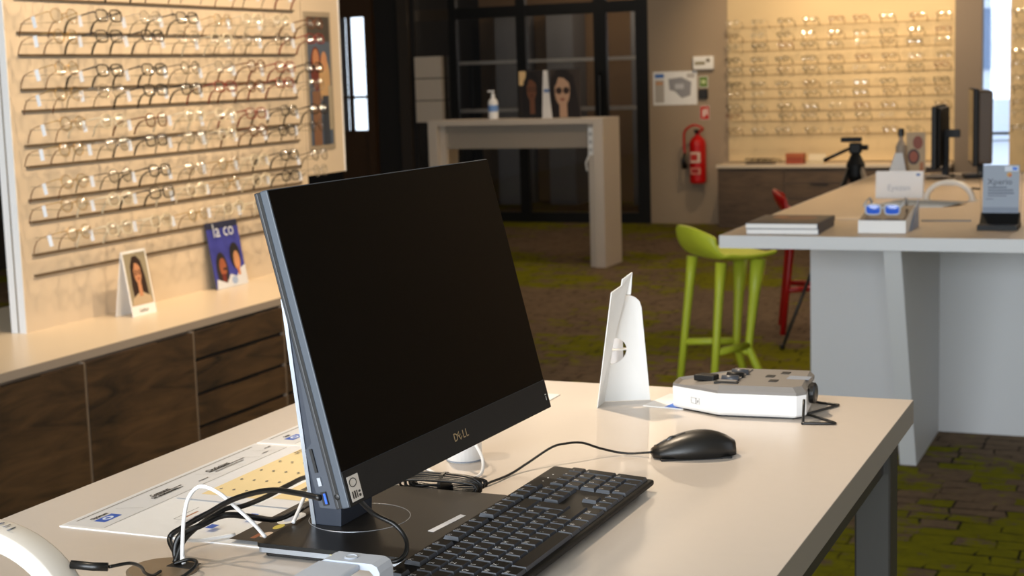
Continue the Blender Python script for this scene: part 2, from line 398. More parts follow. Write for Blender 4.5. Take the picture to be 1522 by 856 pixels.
# ------------------------------------------------------------------ left frame display
XW = -3.255
disp = struct(B().box(-.024, 0, 0, 1.73, 0, 1.95).obj('wall_display', 'panel_beige', None, (XW, 3.765, .75)))
B().box(-.024, 0.001, -.004, 0, 0, 1.95).obj('edge_profile', 'white_alu', disp)
B().box(-.055, -.031, -.004, 0, 0, 1.95).obj('edge_profile', 'white_alu', disp)
B().box(-.055, -.031, 0, 1.73, 0, 1.95).obj('rear_panel', 'panel_beige', disp)
B().box(-.031, -.024, 0.01, 1.72, 0, 1.95).obj('core', 'black_frame', disp)
RAILS = [1.769, 1.666, 1.598, 1.494, 1.429, 1.323, 1.258, 1.156, 1.088, .986, .922]
rail_me = B().box(0, .009, 0, 1.62, -.0035, .0035).mesh('rail', 'rail_dark')
for z in RAILS: place('rail', rail_me, disp, (0, .05, z-.75))
# poster bay past the end of the rails
bay = thing('poster_display', 'cream wall panel with a framed poster at the end of the frame display', 'panel', (XW, 5.50, 1.11))
B().box(-.05, 0, 0, .30, 0, 1.5).obj('board', 'panel_beige', bay)
B().box(-.05, .004, .30, .305, 0, 1.5).obj('edge_strip', 'white_gloss', bay)
pst = B().box(0, .006, .015, .222, .10, .66).obj('poster_frame', C((150, 138, 120)), bay)
printed('poster', [(rect(-.09, .09, -.26, .26), (70, 84, 104)), (rect(-.09, .09, .16, .26), (58, 52, 46)), (ellp(-.03, .05, .045, .09), (96, 34, 24)), (ellp(-.03, .09, .025, .04), (176, 120, 84)), (ellp(.035, .0, .045, .1), (180, 146, 104)), (ellp(.035, .08, .024, .04), (186, 134, 96)),
    (rect(-.07, -.005, -.26, -.04), (118, 84, 62)), (rect(.01, .06, -.26, -.06), (44, 52, 66)), (rect(.06, .085, -.2, -.02), (160, 150, 130))], pst, (.0065, .118, .38), (0, 0, PI/2))

# spectacles ---------------------------------------------------------------
def rim_pts(kind, cy):
    rx, rz, sq = {'round': (.0235, .0215, 2.0), 'panto': (.0255, .0215, 2.4), 'square': (.027, .0185, 3.4)}[kind]
    out = []
    for k in range(16):
        t = 2*PI*k/16; c, s_ = math.cos(t), math.sin(t)
        out.append(Vector((0, cy+rx*math.copysign(abs(c)**(2/sq), c), rz*math.copysign(abs(s_)**(2/sq), s_))))
    return out
GM = {}
def glasses_meshes(kind, r, frame_m, tip_m):
    key = (kind, r, frame_m)
    if key in GM: return GM[key]
    b = B(); cy = .0335
    for s_ in (-1, 1): b.tube(rim_pts(kind, s_*cy), r, 5, closed=True)
    b.tube([(0, -.011, .004), (.003, 0, .008), (0, .011, .004)], r*1.1, 5)
    for s_ in (-1, 1): b.tube([(0, s_*(cy+.023), .010), (-.004, s_*.066, .012)], r*1.3, 5)
    fr = b.mesh('frame', frame_m, True)
    ls = []
    for s_ in (-1, 1):
        l = B(); p = rim_pts(kind, s_*cy); c = Vector((.0020, s_*cy, 0)); v = [l.b.verts.new(q) for q in p]; vi = [l.b.verts.new(c+(q-c)*.5+Vector((.0005, 0, 0))) for q in p]
        for k in range(16): l._f([v[k], v[(k+1) % 16], vi[(k+1) % 16], vi[k]])
        l._f(vi); ls.append(l.mesh('lens', 'lens_glass', True))
    ts = []
    for s_ in (-1, 1):
        t = B(); t.tube([(-.004, s_*.066, .012), (-.05, s_*.066, .012), (-.095, s_*.064, .010)], [r*1.2, r, r], 5)
        t.mi = 1; t.tube([(-.095, s_*.064, .010), (-.112, s_*.063, .004), (-.125, s_*.062, -.010), (-.136, s_*.061, -.030)], [r, r*1.4, r*1.6, r*1.4], 5)
        ts.append(t.mesh('temple', [frame_m, tip_m], True))
    tg = B().box(-.066, -.052, -.0682, -.0675, -.022, .012).mesh('price_tag', 'tag_white')
    GM[key] = (fr, ls, ts, tg); return GM[key]
KINDS = [('round', .0011, 'metal_gold', 'acetate_tortoise', 'round gold wire'), ('square', .0023, 'acetate_black', 'acetate_black', 'square black acetate'), ('panto', .0021, 'acetate_tortoise', 'acetate_tortoise', 'tortoiseshell'),
    ('panto', .0010, 'metal_silver', 'acetate_black', 'thin silver'), ('square', .0022, 'acetate_red', 'acetate_red', 'dark red acetate'), ('round', .0014, 'metal_dark', 'acetate_black', 'round dark metal'), ('panto', .0022, 'clear_acetate', 'clear_acetate', 'clear beige')]
def spectacles(loc, k, label, group, rz=0, tagged=True, ry=0):
    fr, ls, ts, tg = glasses_meshes(*KINDS[k][:4])
    t = thing('spectacles', label, 'glasses', loc, 0, group, rot=(0, ry, rz))
    place('frame', fr, t); [place('lens', m, t) for m in ls]; [place('temple', m, t) for m in ts]
    if tagged: place('price_tag', tg, t)
    return t
ROWZ = [1.826, 1.715, 1.649, 1.549, 1.484, 1.386, 1.316, 1.214, 1.142, 1.052]
COLY = [3.830, 4.040, 4.262, 4.470, 4.673, 4.872, 5.080, 5.300]
ROWN = ['top row', 'second row', 'third row', 'fourth row', 'fifth row', 'sixth row', 'seventh row', 'eighth row', 'ninth row', 'lowest row']
COLN = ['%s from the white edge' % q for q in ('first', 'second', 'third', 'fourth')]+['%s from the poster panel' % q for q in ('fourth', 'third', 'second', 'first')]
# which kind hangs where, read row by row
GRID = ['03156034', '01310662', '01136354', '01153241', '03114243', '06266411', '03136215', '05130615', '06160613', '06606663']
# what grips each frame: clear rod out of the rail with an upturned nose
hold_me = B().tube([(.006, 0, 0), (.150, 0, .0), (.163, 0, .006), (.167, 0, .022)], .0022, 6).mesh('holder', 'acrylic', True)
for r_, z in enumerate(ROWZ):
    for c_, y in enumerate(COLY):
        k = int(GRID[r_][c_])
        j = random.uniform(-.012, .012); jz = random.uniform(-.006, .006)
        spectacles((XW+.172, y+j, z+jz), k, '%s spectacles, %s of the long display, %s' % (KINDS[k][4], ROWN[r_], COLN[c_]), 'spectacles on the long wall display', R(random.uniform(-4, 4)), ry=R(random.uniform(-14, -8)))
        place('holder', hold_me, disp, (0, y+j-3.765, z+jz-.75-.018))

# far display: the same frames, too small to show their parts
dfar = struct(bx('wall_display_far', mat('panel_cream', (208, 186, 146), .75), -3.95, -1.86, YF-.03, YF, .60, 2.9))
struct(bx('wall_display_end', 'panel_cream', -1.40, -.6, YF-.03, YF, .45, 2.9))
FM = {}
def far_mesh(k):
    if k in FM: return FM[k]
    fr, ls, ts, tg = glasses_meshes(*KINDS[k][:4]); b = bmesh.new(); mats = []
    for me in [fr, *ls, *ts, tg]:
        n0 = len(b.faces); b.from_mesh(me); b.faces.ensure_lookup_table()
        for f in b.faces[n0:]:
            m = me.materials[f.material_index]
            if m not in mats: mats.append(m)
            f.material_index = mats.index(m)
    me = bpy.data.meshes.new('far_spectacles'); b.to_mesh(me); b.free()
    for m in mats: me.materials.append(m)
    FM[k] = me; return me
def far_spec(x, z, k, label, group):
    o = place('spectacles', far_mesh(k), None, (x, YF-.03-.155, z), (0, R(random.uniform(-13, -6)), -PI/2+R(random.uniform(-7, 7))))
    return tag(o, label, 'glasses', group)
FZ = [1.90, 1.77, 1.68, 1.55, 1.46, 1.33, 1.24, 1.12, 1.03, .90]
FX = [-3.86+.238*i for i in range(9)]
ORD = ['first', 'second', 'third', 'fourth', 'fifth', 'sixth', 'seventh', 'eighth', 'ninth', 'tenth']
rail_far = B().box(-1.0, 1.0, -.008, 0, -.003, .003).mesh('rail', mat('rail_cream', (176, 150, 106), .6))
hold_far = B().tube([(0, -.003, 0), (0, -.15, 0)], .0022, 5).mesh('holder', 'acrylic', True)
for i, z in enumerate(FZ):
    place('rail', rail_far, dfar, (0, -.015, z-.05-.60))
    for j, x in enumerate(FX):
        k = random.choice((1, 2, 5, 1, 2, 1, 4, 5, 6)); dx = random.uniform(-.015, .015)
        far_spec(x+dx, z, k, '%s spectacles, far wall display, %s row down, %s from the extinguisher' % (KINDS[k][4], ORD[i], ORD[j]), 'spectacles on the far wall display')
        place('holder', hold_far, dfar, (x+dx+2.905, -.015, z-.02-.60))
wend = bpy.data.objects['wall_display_end']
for i, z in enumerate(FZ):
    for j in range(2):
        k = (1, 2, 5)[(i+j) % 3]
        far_spec(-1.30+.22*j, z, k, '%s spectacles, %s row down, on the panel right of the narrow window' % (KINDS[k][4], ORD[i]), 'spectacles right of the narrow window')
        place('holder', hold_far, wend, (-1.30+.22*j+1.0, -.015, z-.02-.45))

# ------------------------------------------------------------------ left cabinets and worktop
wt = thing('worktop', 'long cream worktop running along the wall cabinets', 'worktop', (-3.29, 3.9, .727))
B().box(-.44, .425, -2.4, 1.95, 0, .023).obj('slab', 'counter', wt)
B().box(.425, .4285, -2.4, 1.95, -.001, .023).obj('front_edge', 'counter_edge', wt)
def handle(par, x, y0, z):
    h = B().box(x, x+.006, y0, y0+.15, z+.0005, z+.0025).obj('handle', 'metal_dark', par)
    return h
seams = [1.385, 1.92, 2.455, 2.99, 3.527, 4.062, 4.60, 5.14, 5.68]
for i, (a, b_) in enumerate(zip(seams, seams[1:])):
    dr = a > 4.0
    where = {3: 'dark oak cupboard next to the one below the photo card, toward the shop window', 4: 'dark oak cupboard with one door below the standing photo card', 5: 'dark oak cabinet of stacked drawers below the blue magazine', 6: 'dark oak cabinet of drawers behind the computer, next after the magazine'}.get(i, 'dark oak base cupboard number %s along the wall from the shop window' % ORD[i] if i < 3 else 'dark oak drawer cabinet at the end of the wall run')
    t = thing('base_cabinet', where, 'cabinet', (-2.868, (a+b_)/2, 0), 0, 'dark oak cabinets under the long worktop')
    w = (b_-a)/2
    B().box(-.40, -.002, -w+.001, w-.001, .08, .725).obj('body', mat('carcass', (120, 106, 92), .6), t)
    for e0 in (-w+.0005, w-.0045): B().box(-.002, .016, e0, e0+.004, .08, .722).obj('side_edge', 'carcass', t)
    B().box(-.38, -.04, -w+.001, w-.001, 0, .08).obj('plinth', 'black_matte', t)
    if dr:
        zz = [.728, .633, .522, .416, .310, .20, .085]
        for z1, z0 in zip(zz, zz[1:]):
            d = B().box(0, .018, -w+.0065, w-.0065, z0+.002, z1-.011).obj('drawer', 'wood_left', t)
            B().box(-.001, .004, -w+.0065, w-.0065, z1-.011, z1-.002).obj('grip_gap', 'black_matte', t)
            handle(d, .012, -.06, z1-.011)
    else:
        d = B().box(0, .018, -w+.0065, w-.0065, .085, .718).obj('door', 'wood_left', t)
        handle(d, .012, .08 if i != 3 else -.07, .718)
# photo card and magazine on the worktop
pc = thing('photo_card', 'white folded photo card with a portrait of a long-haired woman in glasses', 'photo card', (-3.115, 4.175, .75), 0)
cw, ch = .128, .215
B().box(-.0008, .0008, -cw/2, cw/2, 0, ch, M4=Matrix.Rotation(R(-9), 4, 'Y')).obj('front_leaf', 'paper', pc)
B().box(-.0008, .0008, -cw/2, cw/2, 0, ch, M4=Matrix.Translation((-.068, 0, 0)) @ Matrix.Rotation(R(9), 4, 'Y')).obj('rear_leaf', 'paper', pc)
pp = printed('portrait_print', portrait(cw*.9, ch*.8, (150, 140, 116), (44, 24, 14), (196, 138, 100), (190, 168, 138), cy=.12, s=1.15), pc)
pp.matrix_basis = Matrix.Rotation(R(-9), 4, 'Y') @ Matrix.Translation((.001, 0, ch*.56)) @ Matrix.Rotation(PI/2, 4, 'Z')
tx = text('hakkar', .018, C((110, 100, 92)), pc, (0, 0, 0), (0, 0, 0))
tx.matrix_basis = Matrix.Rotation(R(-9), 4, 'Y') @ Matrix.Translation((.0012, 0, ch*.075)) @ Matrix.Rotation(PI/2, 4, 'Z') @ Matrix.Rotation(PI/2, 4, 'X')
mg = thing('magazine', 'blue fashion magazine with two faces leaning on the wall display', 'magazine', (-3.205, 4.832, .75), 0)
mw, mh = .205, .245
LM = Matrix.Rotation(R(-9), 4, 'Y')
B().box(-.004, 0, -mw/2, mw/2, 0, mh, M4=LM).obj('pages', C((70, 68, 70)), mg)
cov = [(rect(-mw/2, mw/2, -mh/2, mh/2), (52, 58, 150)), (rect(-mw/2, mw/2, mh*.40, mh/2), (34, 40, 70)),
    (ellp(-.045, -.055, .038, .066), (34, 26, 30)), (ellp(-.04, -.045, .022, .034), (150, 82, 52)), (rect(-.055, -.03, -.1, -.07), (104, 34, 28)), (ellp(.05, -.012, .034, .05), (26, 22, 26)), (ellp(.055, -.03, .02, .036), (196, 140, 100)),
    ([(-.1, -.122), (.1025, -.122), (.1025, -.05), (.06, -.062), (.04, -.088), (.0, -.075), (-.03, -.105), (-.09, -.085)], (206, 210, 218)), (rect(.05, .066, -.085, -.055), (190, 120, 80)), (ellp(.02, -.1, .02, .015), (150, 170, 205)), (ellp(-.03, -.052, .014, .004), (30, 22, 22))]
cp = printed('cover', cov, mg)
cp.matrix_basis = LM @ Matrix.Translation((.0006, 0, mh/2)) @ Matrix.Rotation(PI/2, 4, 'Z')
tt = text('la co', .072, C((214, 222, 236)), mg, (0, 0, 0), (0, 0, 0), sx=1.0)
tt['kind'] = 'stuff'; tt.matrix_basis = LM @ Matrix.Translation((.004, 0, mh*.86)) @ Matrix.Rotation(PI/2, 4, 'Z') @ Matrix.Rotation(PI/2, 4, 'X')

# ------------------------------------------------------------------ front desk
DZ = 1.01
desk = thing('desk', 'pale laminate desk on dark steel legs carrying the computer', 'desk', (-.792, 1.28, 0))
B().box(-.443, .443, -.98, .993, .9755, DZ).obj('desk_top', 'laminate', desk)
for x0, x1 in ((-.4436, -.443), (.443, .4436)): B().box(x0, x1, -.98, .993, .9755, DZ-.0004).obj('edge_band', 'laminate_edge', desk)
for sx in (-1, 1):
    for y0 in (.86, -.92):
        xx = .408*sx
        B().box(xx-.025, xx+.025, y0, y0+.06, 0, .9755).obj('leg', 'steel_dark', desk, bevel=.003)
    B().box(.408*sx-.015, .408*sx+.015, -.86, .86, .93, .9755).obj('side_rail', 'steel_dark', desk)
for y0 in (.87, -.91): B().box(-.383, .383, y0, y0+.04, .93, .9755).obj('cross_rail', 'steel_dark', desk)

# printed desk mats
def desk_mat(y0, label, full):
    L = .405; x0, x1 = -1.148, -.862
    t = thing('desk_mat', label, 'desk mat', ((x0+x1)/2, y0+L/2, DZ), 0, 'printed desk mats')
    B().box((x0-x1)/2, (x1-x0)/2, -L/2, L/2, 0, .0014).obj('sheet', 'paper', t)
    u = lambda X: X-(x0+x1)/2
    v = lambda Y: Y-L/2
    sh = [(rect(u(-1.146), u(-1.094), v(.006), v(L-.006)), (218, 219, 221)), (rect(u(-1.0935), u(-1.0925), v(.008), v(L-.008)), (150, 150, 150)),
        (rect(u(-1.141), u(-1.139), v(.02), v(L-.02)), (140, 138, 134)),
        (rect(u(-1.121), u(-1.106), v(.026), v(.058)), (44, 92, 190)), (ellp(u(-1.1135), v(.042), .005, .008), (220, 232, 250)), (ellp(u(-1.1135), v(.042), .0025, .004), (44, 92, 190))]
    if full:
        for k, (a, b_) in enumerate(((.13, .19), (.135, .185), (.21, .23), (.25, .33), (.255, .32), (.355, .37), (.38, .395))):
            x = -1.118+.006*(k % 3); sh.append((rect(u(x), u(x+.0016), v(a), v(b_)), (70, 62, 56)))
        for a in (.075, .235, .285, .325, .362): sh.append(([(u(-1.128), v(a)), (u(-1.098), v(a+.012)), (u(-1.098), v(a+.0128)), (u(-1.128), v(a+.0008))], (165, 165, 165)))
        sh += [(rect(u(-1.088), u(-.93), v(.135), v(L-.004)), (226, 228, 232)), (rect(u(-1.066), u(-.985), v(.158), v(L)), (236, 214, 162)), (rect(u(-.985), u(-.972), v(.14), v(L)), (236, 238, 242)), (rect(u(-.972), u(-.925), v(.165), v(L)), (236, 214, 162))]
        for i in range(5):
            for j in range(4):
                X, Y = -1.056+.018*j, .185+.045*i
                sh.append((ellp(u(X), v(Y), .0016, .003, 8), (90, 92, 98)))
        for i in range(3): sh.append((rect(u(-1.060+.024*i), u(-1.058+.024*i), v(.36), v(.39)), (84, 66, 46)))
        for X, Y in ((-.955, .20), (-.944, .24), (-.955, .30)): sh.append((rect(u(X), u(X+.006), v(Y), v(Y+.03)), (52, 44, 34)))
        sh += [(rect(u(-1.03), u(-1.029), v(.05), v(.10)), (120, 120, 120)), (rect(u(-1.03), u(-.985), v(.05), v(.0508)), (120, 120, 120)), (rect(u(-1.022), u(-1.019), v(.058), v(.085)), (170, 110, 70)), (rect(u(-1.012), u(-1.010), v(.062), v(.09)), (100, 110, 140)),
            (rect(u(-.975), u(-.965), v(.03), v(.045)), (44, 92, 190)), (rect(u(-.955), u(-.945), v(.075), v(.095)), (44, 110, 210)),
            ([(u(-.925), v(.003)), (u(-.863), v(.003)), (u(-.863), v(.15)), (u(-.925), v(.15))], (34, 30, 28)), (rect(u(-.905), u(-.899), v(.012), v(.032)), (150, 84, 50)), (ellp(u(-.894), v(.028), .006, .010), (222, 200, 178)), (ellp(u(-.897), v(.058), .005, .010), (206, 190, 80)), (ellp(u(-.90), v(.09), .012, .024), (226, 226, 224)), (ellp(u(-.90), v(.09), .006, .014), (180, 190, 210))]
    printed('print', sh, t, (0, 0, .0014), (-PI/2, 0, 0), .00008)
    text('Optimum' if full else 'Suivi', .0075, C((60, 54, 50)), t, (u(-1.126), v(.042), .0024), (0, 0, PI/2))
    if full:
        text('Comparez\nles traitements', .0085, C((40, 36, 32)), t, (u(-1.116), v(.15), .0024), (0, 0, PI/2))
        text('Optiques', .013, C((34, 30, 28)), t, (u(-1.121), v(.275), .0024), (0, 0, PI/2))
desk_mat(1.358, 'printed desk mat with an orange table and black corner lying beside the computer base', True)
desk_mat(1.768, 'printed desk mat with a blue logo, mostly hidden behind the computer', False)

# ------------------------------------------------------------------ all-in-one computer
RO = Vector((-.78, 1.45, DZ))
pc_ = thing('desktop_computer', 'black all-in-one computer with a wide dark screen on a flat stand', 'computer', RO)
BL, BR, TL = Vector((-.702, 1.231, 1.104)), Vector((-.683, 1.690, 1.104)), Vector((-.776, 1.234, 1.400))
u = (BR-BL).normalized(); v = (TL-BL); v = (v-u*v.dot(u)).normalized(); n = u.cross(v)
MM = Matrix(((u.x, v.x, n.x, BL.x-RO.x), (u.y, v.y, n.y, BL.y-RO.y), (u.z, v.z, n.z, BL.z-RO.z), (0, 0, 0, 1)))
pw, ph = .459, .305
def onm(b, name, m, parent=pc_, bevel=0):
    o = b.obj(name, m, parent, bevel=bevel); o.matrix_basis = MM; return o
onm(B().box(0, pw, 0, ph, -.0085, 0), 'display_body', 'bezel_grey', bevel=.0012)
onm(B().box(.0006, pw-.0006, .0006, ph-.0006, -.0115, -.0085), 'seam', 'black_matte')
onm(B().box(0.0003, pw-.0003, 0.0003, ph-.0003, -.0155, -.0115), 'rear_shell', 'bezel_dark', bevel=.001)
onm(B().box(.0012, pw-.0012, .034, ph-.0012, 0, .0006), 'screen', 'screen')
chin = onm(B().box(.0005, pw-.0005, 0, .0335, 0, .0012), 'chin', 'black_plastic', bevel=.0005)
hs = B().prism([(-.0155, .001), (-.033, .005), (-.033, .060), (-.024, .066), (-.018, .13), (-.0155, .135)], .001, pw-.001, axis='x')
# profile given as (depth, height): axis x keeps a along x, so swap into (a, b, c)
for vert in hs.b.verts: vert.co = Vector((vert.co.x, vert.co.z, vert.co.y))
onm(hs, 'rear_housing', mat('housing_slate', (56, 62, 72), .45))
onm(B().box(.06, pw-.06, .12, .27, -.026, -.015), 'rear_bulge', 'bezel_dark', bevel=.004)
onm(B().box(-.0004, .0012, .038, .061, -.0275, -.0245), 'card_slot', 'black_matte')
onm(B().box(-.0004, .0012, .0250, .0330, -.0272, -.0235), 'usb_c_port', 'silver')
us = onm(B().box(-.0004, .0012, .0060, .0190, -.0275, -.0215), 'usb_port', 'black_matte')
ut = B().box(-.0008, .0012, .0075, .0175, -.0245, -.0222).obj('usb_tongue', C((36, 92, 210)), us)
jk = B().ell((0, .012, -.0105), (.0008, .003, .003), 12, 6); onm(jk, 'audio_jack', 'black_rubber')
stk = onm(B().box(.0055, .0250, .0035, .0275, .0012, .0015), 'sticker', C((214, 208, 200)))
sp = B()
for i, (a0, a1, b0, b1) in enumerate(((.008, .010, .006, .013), (.0115, .014, .006, .013), (.0155, .017, .006, .013), (.019, .0225, .006, .0085), (.019, .0225, .010, .012))): sp.box(a0, a1, b0, b1, .0015, .0017)
sp.tube([(.0135+.006*math.cos(2*PI*k/14), .021+.004*math.sin(2*PI*k/14), .0016) for k in range(14)], .0005, 4, closed=True)
o = sp.obj('sticker_print', C((50, 46, 42)), stk); o['kind'] = 'stuff'
# maker's lettering on the chin, the second letter tilted
lg = MM @ Matrix.Translation((.2335, .0165, .0014))
for ch_, dx, rz_ in (('D', -.0125, 0), ('E', -.0035, R(38)), ('L', .0058, 0), ('L', .0128, 0)):
    t_ = text(ch_, .0125, 'gold_logo', chin, (0, 0, 0), (0, 0, 0), ext=.0001)
    t_.matrix_basis = MM.inverted() @ (lg @ Matrix.Translation((dx, 0, 0)) @ Matrix.Rotation(rz_, 4, 'Z'))
pi_ = B().box(pw-.0085, pw-.0078, .010, .015, .0012, .0014).box(pw-.0100, pw-.0063, .0165, .0172, .0012, .0014).obj('power_mark', 'legend', chin); pi_['kind'] = 'stuff'
# stand: leaning column, base plate with its swivel ring
def rel(p): return Vector(p)-RO
cl = B().loft([[rel(p) for p in q] for q in (((-.843, 1.405, 1.026), (-.8125, 1.405, 1.026), (-.8125, 1.475, 1.026), (-.843, 1.475, 1.026)), ((-.868, 1.405, 1.27), (-.800, 1.405, 1.27), (-.800, 1.475, 1.27), (-.868, 1.475, 1.27)))])
cl.obj('stand_column', mat('column_navy', (40, 47, 60), .4), pc_, bevel=.001)
B().loft([[rel(p) for p in q] for q in (((-.8475, 1.404, 1.026), (-.843, 1.404, 1.026), (-.843, 1.476, 1.026), (-.8475, 1.476, 1.026)), ((-.8725, 1.404, 1.27), (-.868, 1.404, 1.27), (-.868, 1.476, 1.27), (-.8725, 1.476, 1.27)))]).obj('column_trim', 'silver', pc_)
B().box(-.80-RO.x, -.765-RO.x, 1.41-RO.y, 1.47-RO.y, .16, .21).obj('hinge', 'black_matte', pc_)
bp = B().prism([(a, b_) for a, b_ in rrect(.182, .244, .006)], .016, .0205).obj('base_plate', 'base_black', pc_, (0, 0, -.004))
B().prism(rrect(.180, .242, .006), .0065, .012).obj('base_rim', 'silver', pc_)
B().prism(rrect(.170, .232, .006), .0015, .0065).obj('base_foot', 'black_rubber', pc_)
B().tube([(.055*math.cos(2*PI*k/48)-.03, .055*math.sin(2*PI*k/48)-.008, .0166) for k in range(48)], .0005, 5, closed=True).obj('swivel_ring', 'silver', pc_, smooth=True)
lb = B().prism([(-.716+.78, 1.418-1.45), (-.7085+.78, 1.416-1.45), (-.7015+.78, 1.482-1.45), (-.709+.78, 1.484-1.45)], .0166, .0169).obj('asset_label', C((206, 210, 218)), pc_)

# ------------------------------------------------------------------ keyboard
KO = Vector((-.6245, 1.4765, DZ)); KR = PI/2+R(-.9)
kb = thing('keyboard', 'black full-size keyboard with low keys in front of the computer', 'keyboard', KO, KR)
KW, KD = .442, .128; tilt = R(3.2)
TK = Matrix.Translation((0, -KD/2, .0065)) @ Matrix.Rotation(tilt, 4, 'X') @ Matrix.Translation((0, KD/2, 0))
body = B().prism(rrect(KW, KD, .004), 0, .0065).obj('body', 'key_black', kb, bevel=.002); body.matrix_basis = TK
B().prism(rrect(KW-.024, KD-.03, .004), .0, .0075).obj('underside', 'black_matte', kb)
cap = {}
def keycap(w, d):
    k = (round(w, 4), round(d, 4))
    if k not in cap:
        b = B(); hw, hd = w/2, d/2
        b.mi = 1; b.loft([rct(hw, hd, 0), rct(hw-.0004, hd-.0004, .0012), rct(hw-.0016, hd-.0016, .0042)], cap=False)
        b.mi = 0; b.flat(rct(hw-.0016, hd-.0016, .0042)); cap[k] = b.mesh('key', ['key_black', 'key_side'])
    return cap[k]
def rct(a, b_, z): return [(-a, -b_, z), (a, -b_, z), (a, b_, z), (-a, b_, z)]
U = .0190; X0 = -KW/2+.0075; Y0 = KD/2-.0145
LEG = []
def key(cx, cy, w, d, leg=None, rows=1):
    kk = place('key', keycap(w*U-.0012, d*.0190-.0012), kb); kk.matrix_basis = TK @ Matrix.Translation((cx, cy, .0062))
    if leg: LEG.append((leg, cx-w*U/2+.0052, cy+(d*.0190)/2-.0062))
def krow(y, x, items):
    for it in items:
        if isinstance(it, (int, float)): x += it*U; continue
        l, w = it if isinstance(it, tuple) else (it, 1)
        key(X0+x+w*U/2, y, w, 1, l); x += w*U
rowy = [Y0, Y0-.0223, Y0-.0413, Y0-.0603, Y0-.0793, Y0-.0983]
krow(rowy[0], 0, ['Esc', 1, 'F1', 'F2', 'F3', 'F4', .5, 'F5', 'F6', 'F7', 'F8', .5, 'F9', 'F10', 'F11', 'F12', .25, 'Im', 'Ar', 'Pa'])
krow(rowy[1], 0, ['2', '1', '2', '3', '4', '5', '6', '7', '8', '9', '0', ')', '=', ('<-', 2), .25, 'In', 'Or', 'Pg', .25, 'Vn', '/', '*', '-'])
krow(rowy[2], 0, [('Tab', 1.5), *'AZERTYUIOP^$', 1.5, .25, 'Su', 'Fi', 'Pg', .25, '7', '8', '9'])
krow(rowy[3], 0, [('Caps', 1.75), *'QSDFGHJKLM%*', 1.25, 3.5, '4', '5', '6'])
krow(rowy[4], 0, [('Maj', 1.25), *'<WXCVBN,;:!', ('Maj', 2.75), 1.25, '^', 1.25, '1', '2', '3'])
krow(rowy[5], 0, [('Ctrl', 1.25), ('#', 1.25), ('Alt', 1.25), ('', 6.25), ('Gr', 1.25), ('#', 1.25), ('=', 1.25), ('Ctrl', 1.25), .25, '<', 'v', '>', .25, ('0', 2), '.'])
key(X0+14.25*U, (rowy[2]+rowy[3])/2, 1.2, 2, '<')
key(X0+(22.0)*U, (rowy[2]+rowy[3])/2, 1, 2, '+'); key(X0+(22.0)*U, (rowy[4]+rowy[5])/2, 1, 2, 'En')
lmesh = bmesh.new()
for l, x, y in LEG:
    t_ = text(l, .0058 if len(l) > 1 else .0078, 'legend', None, (0, 0, 0), (0, 0, 0), ext=0)
    me = t_.data; me.transform(TK @ Matrix.Translation((x, y, .0106))); lmesh.from_mesh(me); bpy.data.objects.remove(t_); bpy.data.meshes.remove(me)
lm = bpy.data.meshes.new('key_legends'); lmesh.to_mesh(lm); lmesh.free(); lm.materials.append(M('legend'))
o = place('key_legends', lm, kb); o['kind'] = 'stuff'
for k in range(3):
    o = B().ell((X0+(19.3+.8*k)*U, rowy[0], .0066), (.0011, .0011, .0004), 8, 4).obj('status_light', 'legend', kb); o.matrix_basis = TK
ki = Matrix.Translation(KO) @ Matrix.Rotation(KR, 4, 'Z')
kc = [(-.690, 1.555, 1.022), (-.705, 1.576, 1.020), (-.74, 1.585, 1.017), (-.80, 1.59, 1.016), (-.86, 1.60, 1.016), (-.93, 1.62, 1.016)]
cable('cable', 'black_rubber', [ki.inverted() @ Vector(p) for p in kc], .0016, kb)

# ------------------------------------------------------------------ mouse
MO = Vector((-.561, 1.868, DZ)); MR = math.atan2(-.045, -.088)   # +X of the mouse is its nose
ms = thing('computer_mouse', 'black wired computer mouse beside the keyboard', 'mouse', MO, MR)
def mouse_h(t): return .036*(math.sin(PI*(t*.84+.09))**.6)*(1-.34*t)
b = B(); rings = []
for i in range(13):
    t = i/12; x = -.053+.106*t
    wdt = .0295*(math.sin(PI*min(1, (t*.94+.03)))**.36)*(1-.12*t); hgt = mouse_h(t)
    rings.append([(x, wdt*math.copysign(abs(math.cos(a))**.75, math.cos(a)), .002+max(0, hgt*math.copysign(abs(math.sin(a))**.8, math.sin(a)))) for a in (2*PI*k/20 for k in range(20))])
b.loft(rings).obj('shell', 'mouse_black', ms, smooth=True)
B().tube([(-.050, -.004, .016), (-.03, -.0282, .0150), (.0, -.0290, .0150), (.03, -.0256, .0142), (.048, -.014, .012)], .0005, 5).obj('side_seam', 'bezel_dark', ms, smooth=True)
zt0 = lambda x: .002+mouse_h((x+.053)/.106)
B().lathe([(.006, -.003), (.0085, -.002), (.0085, .002), (.006, .003)], 16, M4=Matrix.Translation((.026, 0, zt0(.026)-.0065)) @ Matrix.Rotation(PI/2, 4, 'X')).obj('scroll_wheel', 'black_rubber', ms)
B().tube([(x_, 0, zt0(x_)) for x_ in (.010, .018, .026, .034, .042, .047)], .0006, 5).obj('button_split', 'bezel_dark', ms, smooth=True)
B().box(-.045, .045, -.024, .024, 0, .0025).obj('glide_base', 'black_matte', ms)
mi = Matrix.Translation(MO) @ Matrix.Rotation(MR, 4, 'Z')
mc = [(-.608, 1.8435, 1.017), (-.644, 1.844, 1.013), (-.672, 1.832, 1.020), (-.692, 1.816, 1.030), (-.707, 1.800, 1.032), (-.721, 1.782, 1.030), (-.738, 1.740, 1.018), (-.746, 1.709, 1.0125), (-.752, 1.67, 1.013), (-.762, 1.64, 1.014), (-.80, 1.61, 1.020), (-.86, 1.61, 1.014), (-.93, 1.64, 1.013)]
cable('cable', 'black_rubber', [mi.inverted() @ Vector(p) for p in mc], .0016, ms, n=10)
bu = B()
